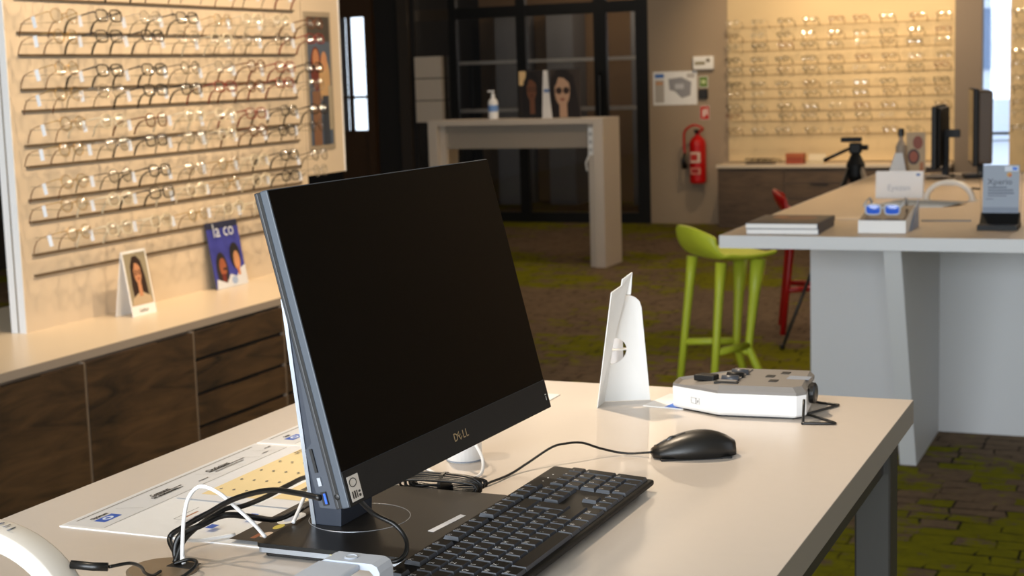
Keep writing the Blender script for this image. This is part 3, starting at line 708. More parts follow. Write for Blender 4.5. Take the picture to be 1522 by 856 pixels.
for k in range(9):
    yo = .0034*(k-4); zr = .0115-.0012*abs(k-4); xr = .050-.0016*((k*3) % 4)
    pts = [(-.787+xr*math.copysign(abs(math.cos(a))**.7, math.cos(a)), 1.603+yo+.002*math.sin(a*2+k), DZ+.0145+zr*math.copysign(abs(math.sin(a))**.6, math.sin(a))) for a in (2*PI*j/24 for j in range(24))]
    bu.tube([mi.inverted() @ Vector(p) for p in pts], .0017, 6, closed=True)
o = bu.obj('coiled_cable', 'black_rubber', ms, smooth=True); o['kind'] = 'stuff'
B().lathe([(.010, -.002), (.0112, -.002), (.0112, .002), (.010, .002)], 14, M4=mi.inverted() @ Matrix.Translation((-.785, 1.603, DZ+.0145)) @ Matrix.Diagonal((1, 1.5, 1.25, 1)) @ Matrix.Rotation(PI/2, 4, 'Y')).obj('cable_tie', 'black_rubber', ms)

# ------------------------------------------------------------------ cables and the desk grommet
gr = thing('cable_grommet', 'round brown metal cable grommet set in the desk top', 'grommet', (-.940, 1.262, DZ))
B().lathe([(.0, 0), (.0365, 0), (.0365, .002), (.034, .0032), (.0, .0036)], 32).obj('cover', 'grommet', gr, smooth=False)
B().box(.002, .032, .004, .022, .0036, .0040).obj('slot', 'black_matte', gr)
def tcable(name, label, m, pts, r): return tag(cable(name, m, pts, r), label, 'cable')
tcable('usb_cable', 'black cable arching from the desk grommet into the side of the computer', 'black_rubber', [(-.927, 1.275, 1.016), (-.957, 1.300, 1.031), (-.937, 1.300, 1.046), (-.900, 1.290, 1.066), (-.860, 1.280, 1.087), (-.807, 1.260, 1.105), (-.764, 1.240, 1.111), (-.732, 1.2295, 1.1115)], .0029)
tcable('power_cable', 'thick black cable leaving the grommet and curving behind the computer stand', 'black_rubber', [(-.933, 1.277, 1.0165), (-.936, 1.280, 1.028), (-.931, 1.285, 1.042), (-.916, 1.300, 1.049), (-.908, 1.320, 1.053), (-.898, 1.330, 1.053), (-.887, 1.350, 1.046), (-.882, 1.385, 1.034), (-.876, 1.420, 1.034), (-.885, 1.46, 1.03), (-.90, 1.52, 1.016)], .0033)
tcable('network_cable', 'black cable rising over the desk mat towards the back of the computer', 'black_rubber', [(-.932, 1.272, 1.016), (-.926, 1.288, 1.040), (-.908, 1.325, 1.058), (-.898, 1.350, 1.057), (-.900, 1.400, 1.054), (-.902, 1.450, 1.054), (-.906, 1.500, 1.050), (-.905, 1.56, 1.03), (-.90, 1.60, 1.0145)], .0028)
tcable('white_cable', 'white cable looping high out of the desk grommet over the mat', 'white_gloss', [(-.925, 1.275, 1.0165), (-.926, 1.280, 1.040), (-.923, 1.280, 1.061), (-.923, 1.290, 1.080), (-.915, 1.300, 1.090), (-.893, 1.300, 1.085), (-.877, 1.310, 1.066), (-.868, 1.322, 1.049), (-.862, 1.334, 1.0315)], .0021)
tcable('white_cable', 'short white cable in a low loop beside the grommet', 'white_gloss', [(-.921, 1.272, 1.0165), (-.936, 1.290, 1.032), (-.955, 1.305, 1.030), (-.962, 1.325, 1.024), (-.955, 1.345, 1.016), (-.93, 1.38, 1.0142)], .0022)
tcable('white_cable', 'white cable hanging down behind the stand onto the black base', 'white_gloss', [(-.866, 1.396, 1.029), (-.870, 1.415, 1.037), (-.876, 1.44, 1.046), (-.885, 1.49, 1.05), (-.89, 1.54, 1.03), (-.89, 1.58, 1.0145)], .0021)
tcable('loop_cable', 'thin black cable curling around the edge of the grommet', 'black_rubber', [(-.930, 1.268, 1.0165), (-.915, 1.272, 1.021), (-.901, 1.266, 1.022), (-.896, 1.250, 1.019), (-.905, 1.232, 1.013), (-.93, 1.21, 1.0125)], .0018)
tcable('video_cable', 'black cable hanging from under the screen down to the base plate', 'black_rubber', [(-.738, 1.300, 1.098), (-.724, 1.315, 1.074), (-.704, 1.322, 1.062), (-.690, 1.318, 1.050), (-.684, 1.305, 1.040), (-.690, 1.296, 1.034), (-.71, 1.30, 1.0315)], .0024)
dk_ = thing('white_dock', 'small white round plastic dock behind the computer screen', 'dock', (-.836, 1.768, DZ))
B().lathe([(.0, 0), (.0225, 0), (.023, .002), (.0225, .055), (.020, .058), (0, .058)], 28).obj('body', 'white_gloss', dk_, smooth=False)
B().lathe([(.0232, .0008), (.0236, .0008), (.0236, .0022), (.0232, .0022)], 28).obj('base_ring', 'blue_grey', dk_)
tcable('charging_cable', 'white charging cable curving round in front of the white dock', 'white_gloss', [(-.822, 1.742, 1.055), (-.800, 1.722, 1.045), (-.783, 1.708, 1.028), (-.779, 1.692, 1.014), (-.79, 1.675, 1.0125), (-.83, 1.68, 1.0125), (-.87, 1.715, 1.0125)], .0022)

# arched demonstration lamp, used on both tables
def arch_lamp(label, loc, rz, words):
    t = thing('arch_lamp', label, 'lamp', loc, rz, 'white arched demonstration lamps')
    n_ = 33; hw = .017
    def ring(i):
        a = PI*i/(n_-1); c_, s_ = -.112*math.cos(a), .090*math.sin(a); nx, nz = -math.cos(a), math.sin(a); th = .020
        f = lambda d, y: (c_-nx*d, y, max(.0005, s_-nz*d))
        return [f(0, -hw+.004), f(0, hw-.004), f(.001, hw-.001), f(.004, hw), f(th-.004, hw), f(th, hw-.004), f(th, -hw+.004), f(th-.004, -hw), f(.004, -hw), f(.001, -hw+.001)]
    B().loft([ring(i) for i in range(n_)]).obj('arch', 'white_lamp', t, smooth=True)
    for sx in (-1, 1): B().box(sx*.103-.020, sx*.103+.020, -.021, .021, 0, .005).obj('foot', 'white_lamp', t, bevel=.002)
    B().box(-.04, .04, -.010, .010, .0655, .0695).obj('light_bar', C((206, 200, 190)), t)
    if words:
        for k, ch_ in enumerate(words):
            a = PI*(.60-.021*k)+.0; c_, s_ = -.1125*math.cos(a), .0905*math.sin(a)
            text(ch_, .016, C((90, 96, 110)), t, (c_, .002, s_), (0, math.atan2(-math.cos(a), math.sin(a)), PI))
    B().tube([(.092, .012, .054), (.112, .018, .052), (.124, .024, .051)], .0042, 8).obj('plug', 'black_rubber', t, smooth=True)
    return t
al = arch_lamp('white arched lamp with lettering, standing beside the cable grommet', (-1.022, 1.10, DZ), 0, 'Transitions')
tcable('lamp_cable', 'thin black cable from the arched lamp plug to the grommet', 'black_rubber', [(-.897, 1.125, 1.061), (-.893, 1.15, 1.057), (-.900, 1.175, 1.045), (-.915, 1.20, 1.030), (-.925, 1.225, 1.018), (-.93, 1.245, 1.0158)], .0017)
# silver hoop-shaped device at the desk's near side
sd = thing('hoop_device', 'silver plastic hoop-shaped device with a round button near the keyboard', 'device', (-.690, 1.215, DZ))
def hoop(w, h, th, y0, y1):
    o_ = [(-w/2, 0), (-w/2, h-.008), (-w/2+.0025, h-.0025), (-w/2+.008, h), (w/2-.008, h), (w/2-.0025, h-.0025), (w/2, h-.008), (w/2, 0)]
    i_ = [(-w/2+th, 0), (-w/2+th, h-th-.004), (-w/2+th+.004, h-th), (w/2-th-.004, h-th), (w/2-th, h-th-.004), (w/2-th, 0)]
    return B().prism(o_+list(reversed(i_)), y0, y1, 'y')
hoop(.064, .052, .0065, -.012, .014).obj('hoop', 'silver_plastic' if 'silver_plastic' in MATS else mat('silver_plastic', (186, 194, 206), .4), sd)
B().box(-.031, .012, -.16, -.012, .0445, .0508).obj('arm', 'silver_plastic', sd, bevel=.002)
B().lathe([(0, 0), (.0062, 0), (.0066, .0008), (.0052, .0012), (.005, .0006), (0, .0006)], 20, c=(-.004, .001, .052)).obj('button', 'silver_plastic', sd)
B().box(-.0265, -.0245, .0, .0016, .052, .0523).obj('indicator', C((240, 230, 170)), sd)

# ------------------------------------------------------------------ easel card, device box, booklet
es = thing('easel_card', 'white folded cardboard easel stand with a round cut-out', 'easel', (-.76, 2.14, DZ))
EO = Vector((-.76, 2.14, DZ))
def sheet(pts, th, name, m, par):
    p = [Vector(q)-EO for q in pts]; nn = (p[1]-p[0]).cross(p[-1]-p[0]).normalized()*th
    return B().loft([p, [q+nn for q in p]]).obj(name, m, par)
def lerp(a, b_, t): return tuple(a[i]+(b_[i]-a[i])*t for i in range(3))
Mb, Mt2, Rb = (-.781, 2.145, 1.0105), (-.758, 2.150, 1.171), (-.719, 2.176, 1.0105)
ex = Vector((Rb[0]-Mb[0], Rb[1]-Mb[1], 0)).normalized()
notch = []
for k in range(13):
    a = -PI/2+PI*k/12; c0 = Vector(lerp(Mb, Mt2, .475)); notch.append(tuple(c0+ex*(.024*math.cos(a))+(Vector(Mt2)-Vector(Mb)).normalized()*(.0205*math.sin(a))))
sheet([Mb, Rb, (-.728, 2.170, 1.151), (-.7305, 2.1685, 1.160), (-.736, 2.166, 1.166), (-.742, 2.162, 1.169), Mt2]+list(reversed(notch)), .0012, 'main_wing', 'white', es)
sheet([(-.776, 2.100, 1.0105), Mb, notch[0], lerp(notch[0], notch[-1], .5), notch[-1], Mt2, (-.739, 2.152, 1.172), (-.736, 2.152, 1.205), (-.744, 2.131, 1.197), (-.745, 2.129, 1.188), (-.752, 2.105, 1.181)], .0012, 'narrow_wing', 'white', es)
c0 = Vector(lerp(Mb, Mt2, .475))-EO
B().loft([[c0+Vector((.001, -.001, 0)), c0+Vector(ex)*.027+Vector((0, 0, .001)), c0+Vector(ex)*.027+Vector((-.004, .010, .001)), c0+Vector((-.01, .012, 0))], [c0+Vector((.001, -.001, .0012)), c0+Vector(ex)*.027+Vector((0, 0, .0022)), c0+Vector(ex)*.027+Vector((-.004, .010, .0022)), c0+Vector((-.01, .012, .0012))]]).obj('locking_tab', 'white', es)
c1 = c0+Vector((-.012, .02, 0))
B().box(c1.x+.004, c1.x+.026, c1.y-.004, c1.y-.003, c1.z-.022, c1.z+.022).obj('rear_flap', C((206, 204, 204)), es)

DB = Vector((-.575, 2.16, DZ))
db = thing('measuring_device', 'white and grey optical measuring box on a black wire stand', 'device', DB)
plan = [(-.668, 2.127), (-.591, 2.090), (-.481, 2.099), (-.470, 2.112), (-.484, 2.232), (-.585, 2.226), (-.672, 2.170)]
def pl(s_, dz=0): cxx, cyy = -.572, 2.155; return [(cxx+(x-cxx)*s_-DB.x, cyy+(y-cyy)*s_-DB.y) for x, y in plan]
def lf(levels): return B().loft([[(x, y, z) for x, y in pl(s_)] for s_, z in levels])
lf([(.97, .003), (1, .006), (1, .033), (.995, .034)]).obj('body', 'white_gloss', db)
lf([(.93, 0), (.93, .003)]).obj('foot_pad', 'black_rubber', db)
zt_ = lambda x: .0455 if x > -.60 else .0455-.012*(-.60-x)/.07
lidb = B(); lo_ = pl(.997); hi_ = pl(.93)
lidb.loft([[(x, y, .034) for x, y in lo_], [(x, y, .038) for x, y in lo_], [(x, y, (zt_(x+DB.x))) for x, y in hi_]])
lid = lidb.obj('lid', 'grey_top', db)
B().box(-.010, .016, -.045, .052, .0452, .0475).obj('slider_bed', 'grey_top', lid, (-.012, 0, 0))
for k in range(3):
    B().tube([(-.006+.001*k, -.030+.024*k, .0475), (.018+.001*k, -.030+.024*k, .0475)], .0055, 10).obj('slider_block', 'key_side' if k != 1 else 'black_plastic', lid, (-.014, 0, 0), smooth=True)
B().box(-.014, .020, -.054, -.043, .0440, .0470).obj('slider_end', 'black_matte', lid, (-.012, 0, 0))
B().prism([(-.066, -.020), (-.034, -.026), (-.030, -.008), (-.058, -.002)], .040, .0495).obj('push_button', 'black_plastic', lid, bevel=.002)
B().box(-.024, -.014, -.030, -.022, .0452, .0462).obj('blue_key', C((40, 88, 190)), lid)
for x, y in ((.040, .012), (.052, -.020), (.056, .040)):
    B().box(x-.006, x+.006, y-.008, y+.008, .0452, .0461).obj('window_cap', C((34, 34, 36)), lid)
B().box(.066, .098, -.0, .022, .0452, .0458).obj('recess_strip', 'blue_grey', lid)
B().lathe([(0, -.005), (.013, -.005), (.015, -.002), (.015, .003), (.012, .005), (0, .005)], 20, M4=Matrix.Translation((.106, -.01, .029)) @ Matrix.Rotation(PI/2, 4, 'Y')).obj('knob', 'black_rubber', db, smooth=False)
wp = [(-.470, 2.098, 1.040), (-.467, 2.078, 1.0125), (-.465, 2.075, 1.0122), (-.432, 2.082, 1.0122), (-.427, 2.090, 1.0122), (-.470, 2.128, 1.0122), (-.472, 2.136, 1.0122), (-.446, 2.196, 1.0122), (-.447, 2.204, 1.0122), (-.478, 2.214, 1.0122), (-.482, 2.214, 1.020)]
B().tube([Vector(p)-DB for p in spline(wp, 3)], .0019, 8).obj('wire_stand', 'black_rubber', db, smooth=True)
bk = B()
for q in (([(-.098, -.056), (-.090, -.0598), (-.090, -.0602), (-.098, -.0564)], 0),): pass
ic = B(); fn = Vector((.077, -.037, 0)).normalized(); p0 = Vector((-.668, 2.127, DZ))-DB
def fp(s_, z): q = p0+Vector((.077, -.037, 0))*s_+Vector((fn.y, -fn.x, 0))*.0004; return (q.x, q.y, z)
ic.tube([fp(.42, .014), fp(.42, .022), fp(.52, .0215), fp(.52, .0135)], .00025, 4, closed=True).tube([fp(.53, .0135), fp(.53, .0215), fp(.60, .022), fp(.60, .013)], .00025, 4, closed=True).tube([fp(.565, .0155), fp(.565, .019)], .0005, 4)
o = ic.obj('booklet_icon', 'black_matte', db); o['kind'] = 'stuff'
bo = thing('booklet', 'white booklet with a blue corner slipped beneath the measuring box', 'booklet', (-.676, 2.168, DZ), R(-8))
B().box(-.034, .030, -.042, .05, 0, .0012).obj('pages', 'paper', bo)
B().box(0, .028, -.040, -.012, .0012, .0014).obj('blue_corner', C((58, 116, 214)), bo)

# ------------------------------------------------------------------ second table
TZ = .90
t2 = thing('high_table', 'large white table with slanted support, lime stool beside it', 'table', (-.45, 6.9, 0))
B().box(-1.06, 1.1, -1.50, 1.66, TZ-.045, TZ).obj('table_top', 'table_top', t2)
B().box(-1.0605, 1.1, -1.503, -1.50, TZ-.045, TZ).obj('front_edge', 'table_white', t2)
B().box(-1.063, -1.06, -1.503, 1.66, TZ-.045, TZ).obj('side_edge', 'table_white', t2)
B().box(-.95, .9, -.519, -.49, 0, TZ-.045).obj('back_panel', 'table_white', t2)
B().prism([(-1.47, TZ-.045), (-1.10, 0), (-.519, 0), (-.519, TZ-.045)], -.488, -.428, 'x').obj('slanted_support', 'table_white', t2)
B().prism([(1.60, TZ-.045), (1.25, 0), (.6, 0), (.6, TZ-.045)], -.488, -.428, 'x').obj('slanted_support', 'table_white', t2)

def stool(label, loc, rz, m):
    t = thing('bar_stool', label, 'stool', loc, rz, 'bucket-seat counter stools')
    b = B(); nu, nv = 13, 18; rings = []
    for j in range(nv):
        tv = j/(nv-1)
        if tv < .62: x = .135-.285*(tv/.62); zb = .655-.012*math.sin(PI*tv/.62); w = .19+.015*math.sin(PI*tv)
        else:
            q = (tv-.62)/.38; x = -.15-.095*math.sin(q*PI/2); zb = .655+.15*(q**1.3); w = .205-.02*q
        ring = []
        for i in range(nu):
            s_ = -1+2*i/(nu-1); zz = zb+.022*abs(s_)**4*(1 if tv < .62 else 0.4)+(0 if tv < .62 else -.05*((tv-.62)/.38)*abs(s_)**3)
            xx = x+(.075*abs(s_)**3*((tv-.4)/.6 if tv > .4 else 0)); ring.append((xx, s_*w, zz))
        rings.append(ring)
    b.loft(rings, cap=False, close=False)
    o = b.obj('seat_shell', m, t, smooth=True); sm = o.modifiers.new('thick', 'SOLIDIFY'); sm.thickness = .022; sm.offset = -1
    ss = o.modifiers.new('smooth', 'SUBSURF'); ss.levels = 1; ss.render_levels = 1
    L = {}
    for sx in (-1, 1):
        for sy in (-1, 1):
            a, e = (Vector((-.13, sy*.145, .645)), Vector((-.195, sy*.175, 0))) if sx < 0 else (Vector((.085, sy*.085, .645)), Vector((.045, sy*.06, .24))); L[sx, sy] = (a, e)
            B().tube([a, a.lerp(e, .18), a.lerp(e, .5), e] if sx < 0 else [a, a.lerp(e, .4), a.lerp(e, .8), e, Vector((.07, sy*.075, .17)), Vector((.135, sy*.11, 0))], [.026, .021, .018, .0165] if sx < 0 else [.036, .024, .018, .018, .018, .0165], 12).obj('leg', m, t, smooth=True)
    z_ = .24
    def at(sx, sy, z): a, e = L[sx, sy]; return a.lerp(e, (a.z-z)/(a.z-e.z))
    for (p, q, z) in (((-1, -1), (1, -1), .25), ((-1, 1), (1, 1), .25), ((1, -1), (1, 1), .22)):
        B().tube([at(*p, z), at(*q, z)], .0165, 10).obj('foot_rail', m, t, smooth=True)
    return t
stool('lime green bucket-seat stool at the corner of the white table', (-1.845, 6.80, 0), R(42), 'lime')
stool('red bucket-seat stool mostly hidden behind the white table', (-1.88, 8.72, 0), R(15), 'red')

# tripod
tr = thing('camera_tripod', 'black camera tripod with a long pan handle behind the table', 'tripod', (-1.59, 8.36, 0))
for a, m in ((R(224), 'black_plastic'), (R(330), 'metal_silver'), (R(72), 'black_plastic')):
    dx, dy = math.cos(a), math.sin(a)
    lg_ = B().tube([(dx*.03, dy*.03, .96), (dx*.22, dy*.22, .52)], .014, 8).obj('leg', 'black_plastic' if m == 'black_plastic' else C((160, 140, 118)), tr, smooth=True)
    B().tube([(dx*.21, dy*.21, .545), (dx*.225, dy*.225, .50)], .02, 8).obj('leg_lock', 'black_rubber', lg_, smooth=True)
    B().tube([(dx*.22, dy*.22, .52), (dx*.45, dy*.45, .02)], .009, 8).obj('leg_section', 'steel_dark', lg_, smooth=True)
    B().ell((dx*.455, dy*.455, .016), (.016, .016, .016), 10, 6).obj('rubber_foot', 'black_rubber', lg_, smooth=True)
B().lathe([(0, .84), (.02, .84), (.045, .90), (.05, .96), (.032, 1.0), (.022, 1.02), (0, 1.02)], 16).obj('shoulder', 'black_plastic', tr)
B().box(-.03, .03, -.03, .03, 1.02, 1.075).obj('pan_head', 'black_plastic', tr, bevel=.006)
B().box(-.075, .03, -.028, .028, 1.08, 1.105).obj('quick_plate', 'black_plastic', tr, bevel=.006)
B().tube([(-.02, -.02, 1.05), (-.16, -.05, .985)], [.008, .010], 8).obj('pan_handle', 'black_rubber', tr, smooth=True)
B().lathe([(0, -.02), (.014, -.02), (.014, .02), (0, .02)], 12, M4=Matrix.Translation((.045, 0, 1.05)) @ Matrix.Rotation(PI/2, 4, 'Y')).obj('clamp_knob', 'black_rubber', tr)

# things lying on the second table
for k in range(2):
    t = thing('catalogue', ('lower' if k == 0 else 'upper')+' thick catalogue of the pair at the table corner', 'catalogue', (-1.305, 5.62, TZ+.0195*k), R(2-k), 'catalogues at the table corner')
    B().box(-.128, .128, -.16, .16, .0012, .0178).obj('pages', 'white', t)
    cv = B().box(-.13, .13, -.162, .162, 0, .0012).box(-.13, .13, -.162, .162, .0178, .019).box(.1285, .131, -.162, .162, 0, .019)
    cv.obj('cover', C((36, 42, 62)), t)
    if k: printed('cover_print', [(rect(-.125, .125, -.157, .157), (74, 58, 44)), (ellp(.02, .04, .07, .08), (120, 74, 40)), (rect(-.10, -.02, -.12, -.05), (52, 44, 40)), (ellp(-.05, .07, .03, .05), (150, 96, 52))], t, (0, 0, .0192), (-PI/2, 0, 0))
fl = tag(B().box(-.10, .10, -.14, .14, 0, .0008).obj('leaflet', C((196, 176, 150)), None, (-1.30, 5.98, TZ), (0, 0, R(10))), 'beige leaflet lying behind the catalogues on the white table', 'leaflet')
wd = thing('display_box', 'low white sloping display box carrying a pair of glasses', 'display box', (-.962, 5.64, TZ))
B().prism([(-.10, 0), (.12, 0), (.12, .078), (-.10, .044)], -.083, .083, 'x').obj('box', 'white', wd)
B().prism([(-.098, .0445), (.118, .0785), (.118, .0795), (-.098, .0455)], -.081, .081, 'x').obj('shaded_top', C((118, 104, 90)), wd)  # thin brown sheet gives the box top its shade by colour
B().prism([(-.03, 0), (.16, 0), (.155, .10)], .086, .089, 'x').obj('side_leaf', C((150, 164, 190)), wd)
fr_m = glasses_meshes('square', .0034, 'clear_acetate', 'clear_acetate')
gk = thing('demo_glasses', 'clear-framed glasses with blue mirrored lenses on the white display box', 'glasses', (-.965, 5.575, TZ+.080), -PI/2)
mat('clear_frame', (200, 206, 212), .2)
fr2 = fr_m[0].copy(); fr2.materials[0] = M('clear_frame'); place('frame', fr2, gk)
for l in fr_m[1]: l2 = l.copy(); l2.materials[0] = M('blue_reflection'); place('lens', l2, gk)
for l in fr_m[2]: l2 = l.copy(); l2.materials[0] = M('clear_frame'); l2.materials[1] = M('clear_frame'); place('temple', l2, gk, rot=(0, R(14), 0))
tag(B().box(-.06, .06, -.04, .04, 0, .003).obj('note_card', C((222, 206, 186)), None, (-1.17, 6.05, TZ), (0, 0, R(20))), 'small cream card lying left of the display box', 'card')
for k in range(5):
    g_ = 206-22*k
    o = B().box(-.15, .15, -.045, .045, 0, .002).obj('sample_sheet', C((g_-14, g_-4, g_+6)), None, (-1.045+.02*k, 6.60+.035*k-.03, TZ+.0021*k), (0, 0, R(8-7*k)))
    tag(o, '%s grey lens sample sheet of the fan, counted from the table up' % ORD[k], 'sample sheet', 'fanned grey sample sheets')
sg = thing('name_sign', 'white tent sign with pale grey lettering behind the sample sheets', 'sign', (-1.138, 6.98, TZ))
B().box(-.102, .102, 0, .002, 0, .118, M4=Matrix.Rotation(R(-6), 4, 'X')).obj('front_leaf', 'paper', sg)
B().box(-.102, .102, .052, .054, 0, .118, M4=Matrix.Translation((0, 0, -.006)) @ Matrix.Rotation(R(6), 4, 'X')).obj('rear_leaf', 'paper', sg)
text('Eyezen', .036, C((186, 190, 198)), sg, (.0, -.001+.003, .045), (PI/2-R(6), 0, 0))
B().box(.074, .090, -.001, 0, .098, .108, M4=Matrix.Rotation(R(-6), 4, 'X')).obj('blue_logo', C((84, 116, 176)), sg)
arch_lamp('white arched lamp on the second table behind the sample sheets', (-.905, 6.86, TZ), R(-12), None)
xp = thing('price_stand', 'grey lens leaflet with Xperio lettering standing in a black tray', 'sign', (-.585, 5.75, TZ))
B().box(-.068, .068, -.09, .06, 0, .018).obj('tray', 'black_plastic', xp)
B().prism([(-.03, .018), (.06, .018), (.06, .052), (.02, .052)], -.066, .066, 'x').obj('tray_back', 'black_plastic', xp)
cd = B().box(-.062, .062, -.001, .001, 0, .172).obj('leaflet', C((146, 158, 174)), xp, (0, .025, .05), (R(-5), 0, 0))
text('Xperio', .030, C((44, 50, 62)), cd, (-.004, -.0016, .112), (PI/2, 0, 0))
lpr = printed('leaflet_print', [(rect(.012, .058, .150, .168), (206, 216, 230)), (rect(.038, .055, .153, .165), (70, 124, 220)), (ellp(.028, .138, .009, .009), (196, 150, 70)), (ellp(.031, .135, .004, .004), (180, 60, 50)), (rect(-.045, .02, .090, .095), (92, 102, 118)), (rect(-.045, .042, .080, .085), (92, 102, 118)), (rect(-.045, .045, .070, .075), (92, 102, 118)), (rect(-.045, .02, .061, .065), (104, 114, 130)), (rect(-.05, -.025, .050, .053), (104, 114, 130)), (rect(-.062, .062, 0, .022), (120, 132, 150))], cd, (0, -.001, 0)); lpr['kind'] = 'stuff'
for sx in (-1, 1): B().ell((sx*.072, .02, .195), (.007, .007, .007), 10, 6).tube([(sx*.072, .02, .195), (sx*.069, .03, .1), (sx*.066, .03, .02)], .0018, 6).obj('clear_clip', 'acrylic', xp)
tag(B().box(-.09, .09, -.012, .012, 0, .004).obj('ruler', C((104, 110, 118)), None, (-.80, 5.98, TZ), (0, 0, R(4))), 'short grey ruler beside the black leaflet tray', 'ruler')
# two screens seen from their edges
def screen(label, loc, rz, w, h, z0, m, deep):
    t = thing('table_monitor', label, 'monitor', loc, rz)
    B().box(-.012, .012, -w/2, w/2, z0, z0+h).obj('panel', 'black_plastic', t, bevel=.004)
    B().box(.012, .012+deep, -w/2+.01, w/2-.01, z0+.01, z0+h-.01).obj('rear_shell', m, t, bevel=.01)
    B().box(-.0135, -.012, -w/2+.008, w/2-.008, z0+.012, z0+h-.008).obj('glass', 'screen', t)
    B().box(.02, .05, -.03, .03, .01, z0+h*.5).obj('neck', 'black_plastic', t)
    B().box(-.05, .075, -.10, .10, 0, .012).obj('base', 'black_plastic', t, bevel=.003)
    return t
m1 = screen('slim black monitor seen edge-on beside the thicker brown-backed one', (-1.14, 8.22, TZ), R(2), .46, .315, .055, 'black_plastic', .02)
B().box(.03, .105, -.02, .02, .205, .245).obj('mount_arm', 'black_plastic', m1)
screen('thicker brown-backed monitor standing behind the slim black one', (-.975, 8.27, TZ+.0), R(10), .40, .385, .065, 'brown_plastic', .07)
for i, pts in enumerate(([(-1.22, 7.9, .907), (-1.18, 7.75, .935), (-1.05, 7.7, .945), (-1.02, 7.85, .92), (-1.05, 7.98, .907)], [(-1.40, 8.0, .907), (-1.33, 7.85, .92), (-1.27, 7.95, .94), (-1.25, 8.05, .907)])):
    o = tcable('loose_cable', ('grey looped cable between the name sign and the slim monitor', 'grey bent cable lying left of the slim monitor foot')[i], 'grey_top', pts, .006)
# far end of the second table
ec = thing('easel_stand', 'small white cardboard easel at the far end of the table', 'easel', (-1.385, 8.44, TZ))
B().prism([(-.05, 0), (.05, 0), (.028, .115), (-.012, .115)], 0, .002, 'y').obj('main_wing', 'white', ec)
B().prism([(-.05, 0), (-.048, 0), (-.010, .115), (-.012, .115)], 0, .04, 'y').obj('side_wing', 'white', ec)
pb = thing('pump_bottle', 'grey bottle with a black cap at the far table end', 'bottle', (-1.375, 8.50, TZ))
B().lathe([(0, 0), (.026, 0), (.028, .01), (.028, .15), (.012, .18), (.012, .2), (0, .2)], 18).obj('bottle', C((176, 160, 142)), pb, smooth=False)
B().lathe([(0, .2), (.016, .2), (.016, .24), (0, .245)], 14).obj('cap', 'black_rubber', pb)
fc = thing('face_card', 'picture card with two reddish faces at the far table end', 'photo card', (-1.30, 8.52, TZ))
B().box(-.05, .05, 0, .003, 0, .22).obj('card', C((196, 168, 128)), fc)
printed('faces', [(ellp(.01, .165, .026, .036), (150, 70, 40)), (ellp(-.012, .09, .032, .042), (64, 36, 26)), (ellp(-.012, .09, .022, .030), (168, 82, 48)), (rect(.02, .04, .01, .06), (190, 120, 70))], fc)

# ------------------------------------------------------------------ far high table with bottle and pictures
bt = thing('bar_table', 'tall cream bar table in front of the glass partition', 'table', (-4.755, 11.34, 0))
B().box(-.735, .735, -.19, .19, 1.10, 1.14).obj('table_top', 'bar_white', bt)
for sx in (-1, 1):
    B().box(min(sx*.735, sx*.655), max(sx*.735, sx*.655), -.19, .19, 0, 1.10).obj('leg_panel', 'bar_white', bt)
    B().box(min(sx*.652, sx*.60), max(sx*.652, sx*.60), -.15, -.10, 0, 1.10).obj('leg_post', 'bar_white', bt)
B().box(-.60, .60, -.12, -.09, .915, 1.098).obj('apron', mat('apron_grey', (160, 148, 134), .5), bt)
ps = B().box(.605, .648, -.165, -.152, .86, 1.07).obj('power_strip', 'white', bt)
for k in range(3): B().lathe([(0, 0), (.014, 0), (.014, .003), (0, .003)], 14, M4=Matrix.Translation((.626, -.165, .90+.06*k)) @ Matrix.Rotation(PI/2, 4, 'X')).obj('socket', C((180, 180, 180)), ps)
B().tube([(.61, -.16, .86), (.585, -.17, .80), (.59, -.16, .74)], .006, 6).obj('power_cord', 'white', bt)
sb = thing('sanitizer_bottle', 'white pump bottle with a blue label on the bar table', 'bottle', (-5.02, 11.38, 1.14))
B().lathe([(0, 0), (.036, 0), (.04, .008), (.04, .13), (.03, .155), (.015, .165), (.015, .18), (0, .18)], 20).obj('bottle', 'white_gloss', sb)
B().lathe([(0, .18), (.017, .18), (.017, .195), (.007, .196), (.007, .215), (0, .215)], 14).box(-.04, .010, -.008, .008, .213, .226).obj('pump', 'white_gloss', sb)
B().lathe([(.0405, .06), (.0408, .06), (.0408, .11), (.0405, .11)], 20).obj('label', C((110, 150, 210)), sb)
for x, lab, sh in ((-4.70, 'dark poster card of a man in a black jacket on the bar table', portrait(.22, .37, (34, 26, 22), (14, 10, 9), (104, 66, 44), (12, 10, 10), cy=.10, s=1.3)), (-4.42, 'dark poster card of a woman in sunglasses on the bar table', portrait(.25, .37, (52, 42, 36), (24, 16, 13), (176, 142, 116), (30, 26, 26), cx=-.08, cy=.06, s=1.75, dark=True))):
    t = thing('poster_card', lab, 'poster card', (x, 11.42, 1.14))
    w = .22 if x < -4.6 else .25
    B().box(-w/2, w/2, 0, .004, 0, .375).obj('board', C((30, 26, 24)), t)
    B().box(-.05, .05, .004, .08, 0, .002).obj('rear_foot', C((30, 26, 24)), t)
    if x < -4.6: sh = sh[:1]+[(rect(-.108, -.05, .07, .18), (206, 176, 128)), (rect(-.06, .1, -.15, -.13), (120, 96, 76))]+sh[1:]
    printed('picture', sh, t, (0, 0, .188))
ws = thing('easel_stand', 'white cardboard easel standing between the two dark poster cards', 'easel', (-4.555, 11.36, 1.14))
B().prism([(-.04, 0), (.045, 0), (.02, .24), (.012, .37), (-.022, .37), (-.03, .24)], 0, .003, 'y').obj('main_wing', mat('card_grey', (214, 212, 210), .6), ws)
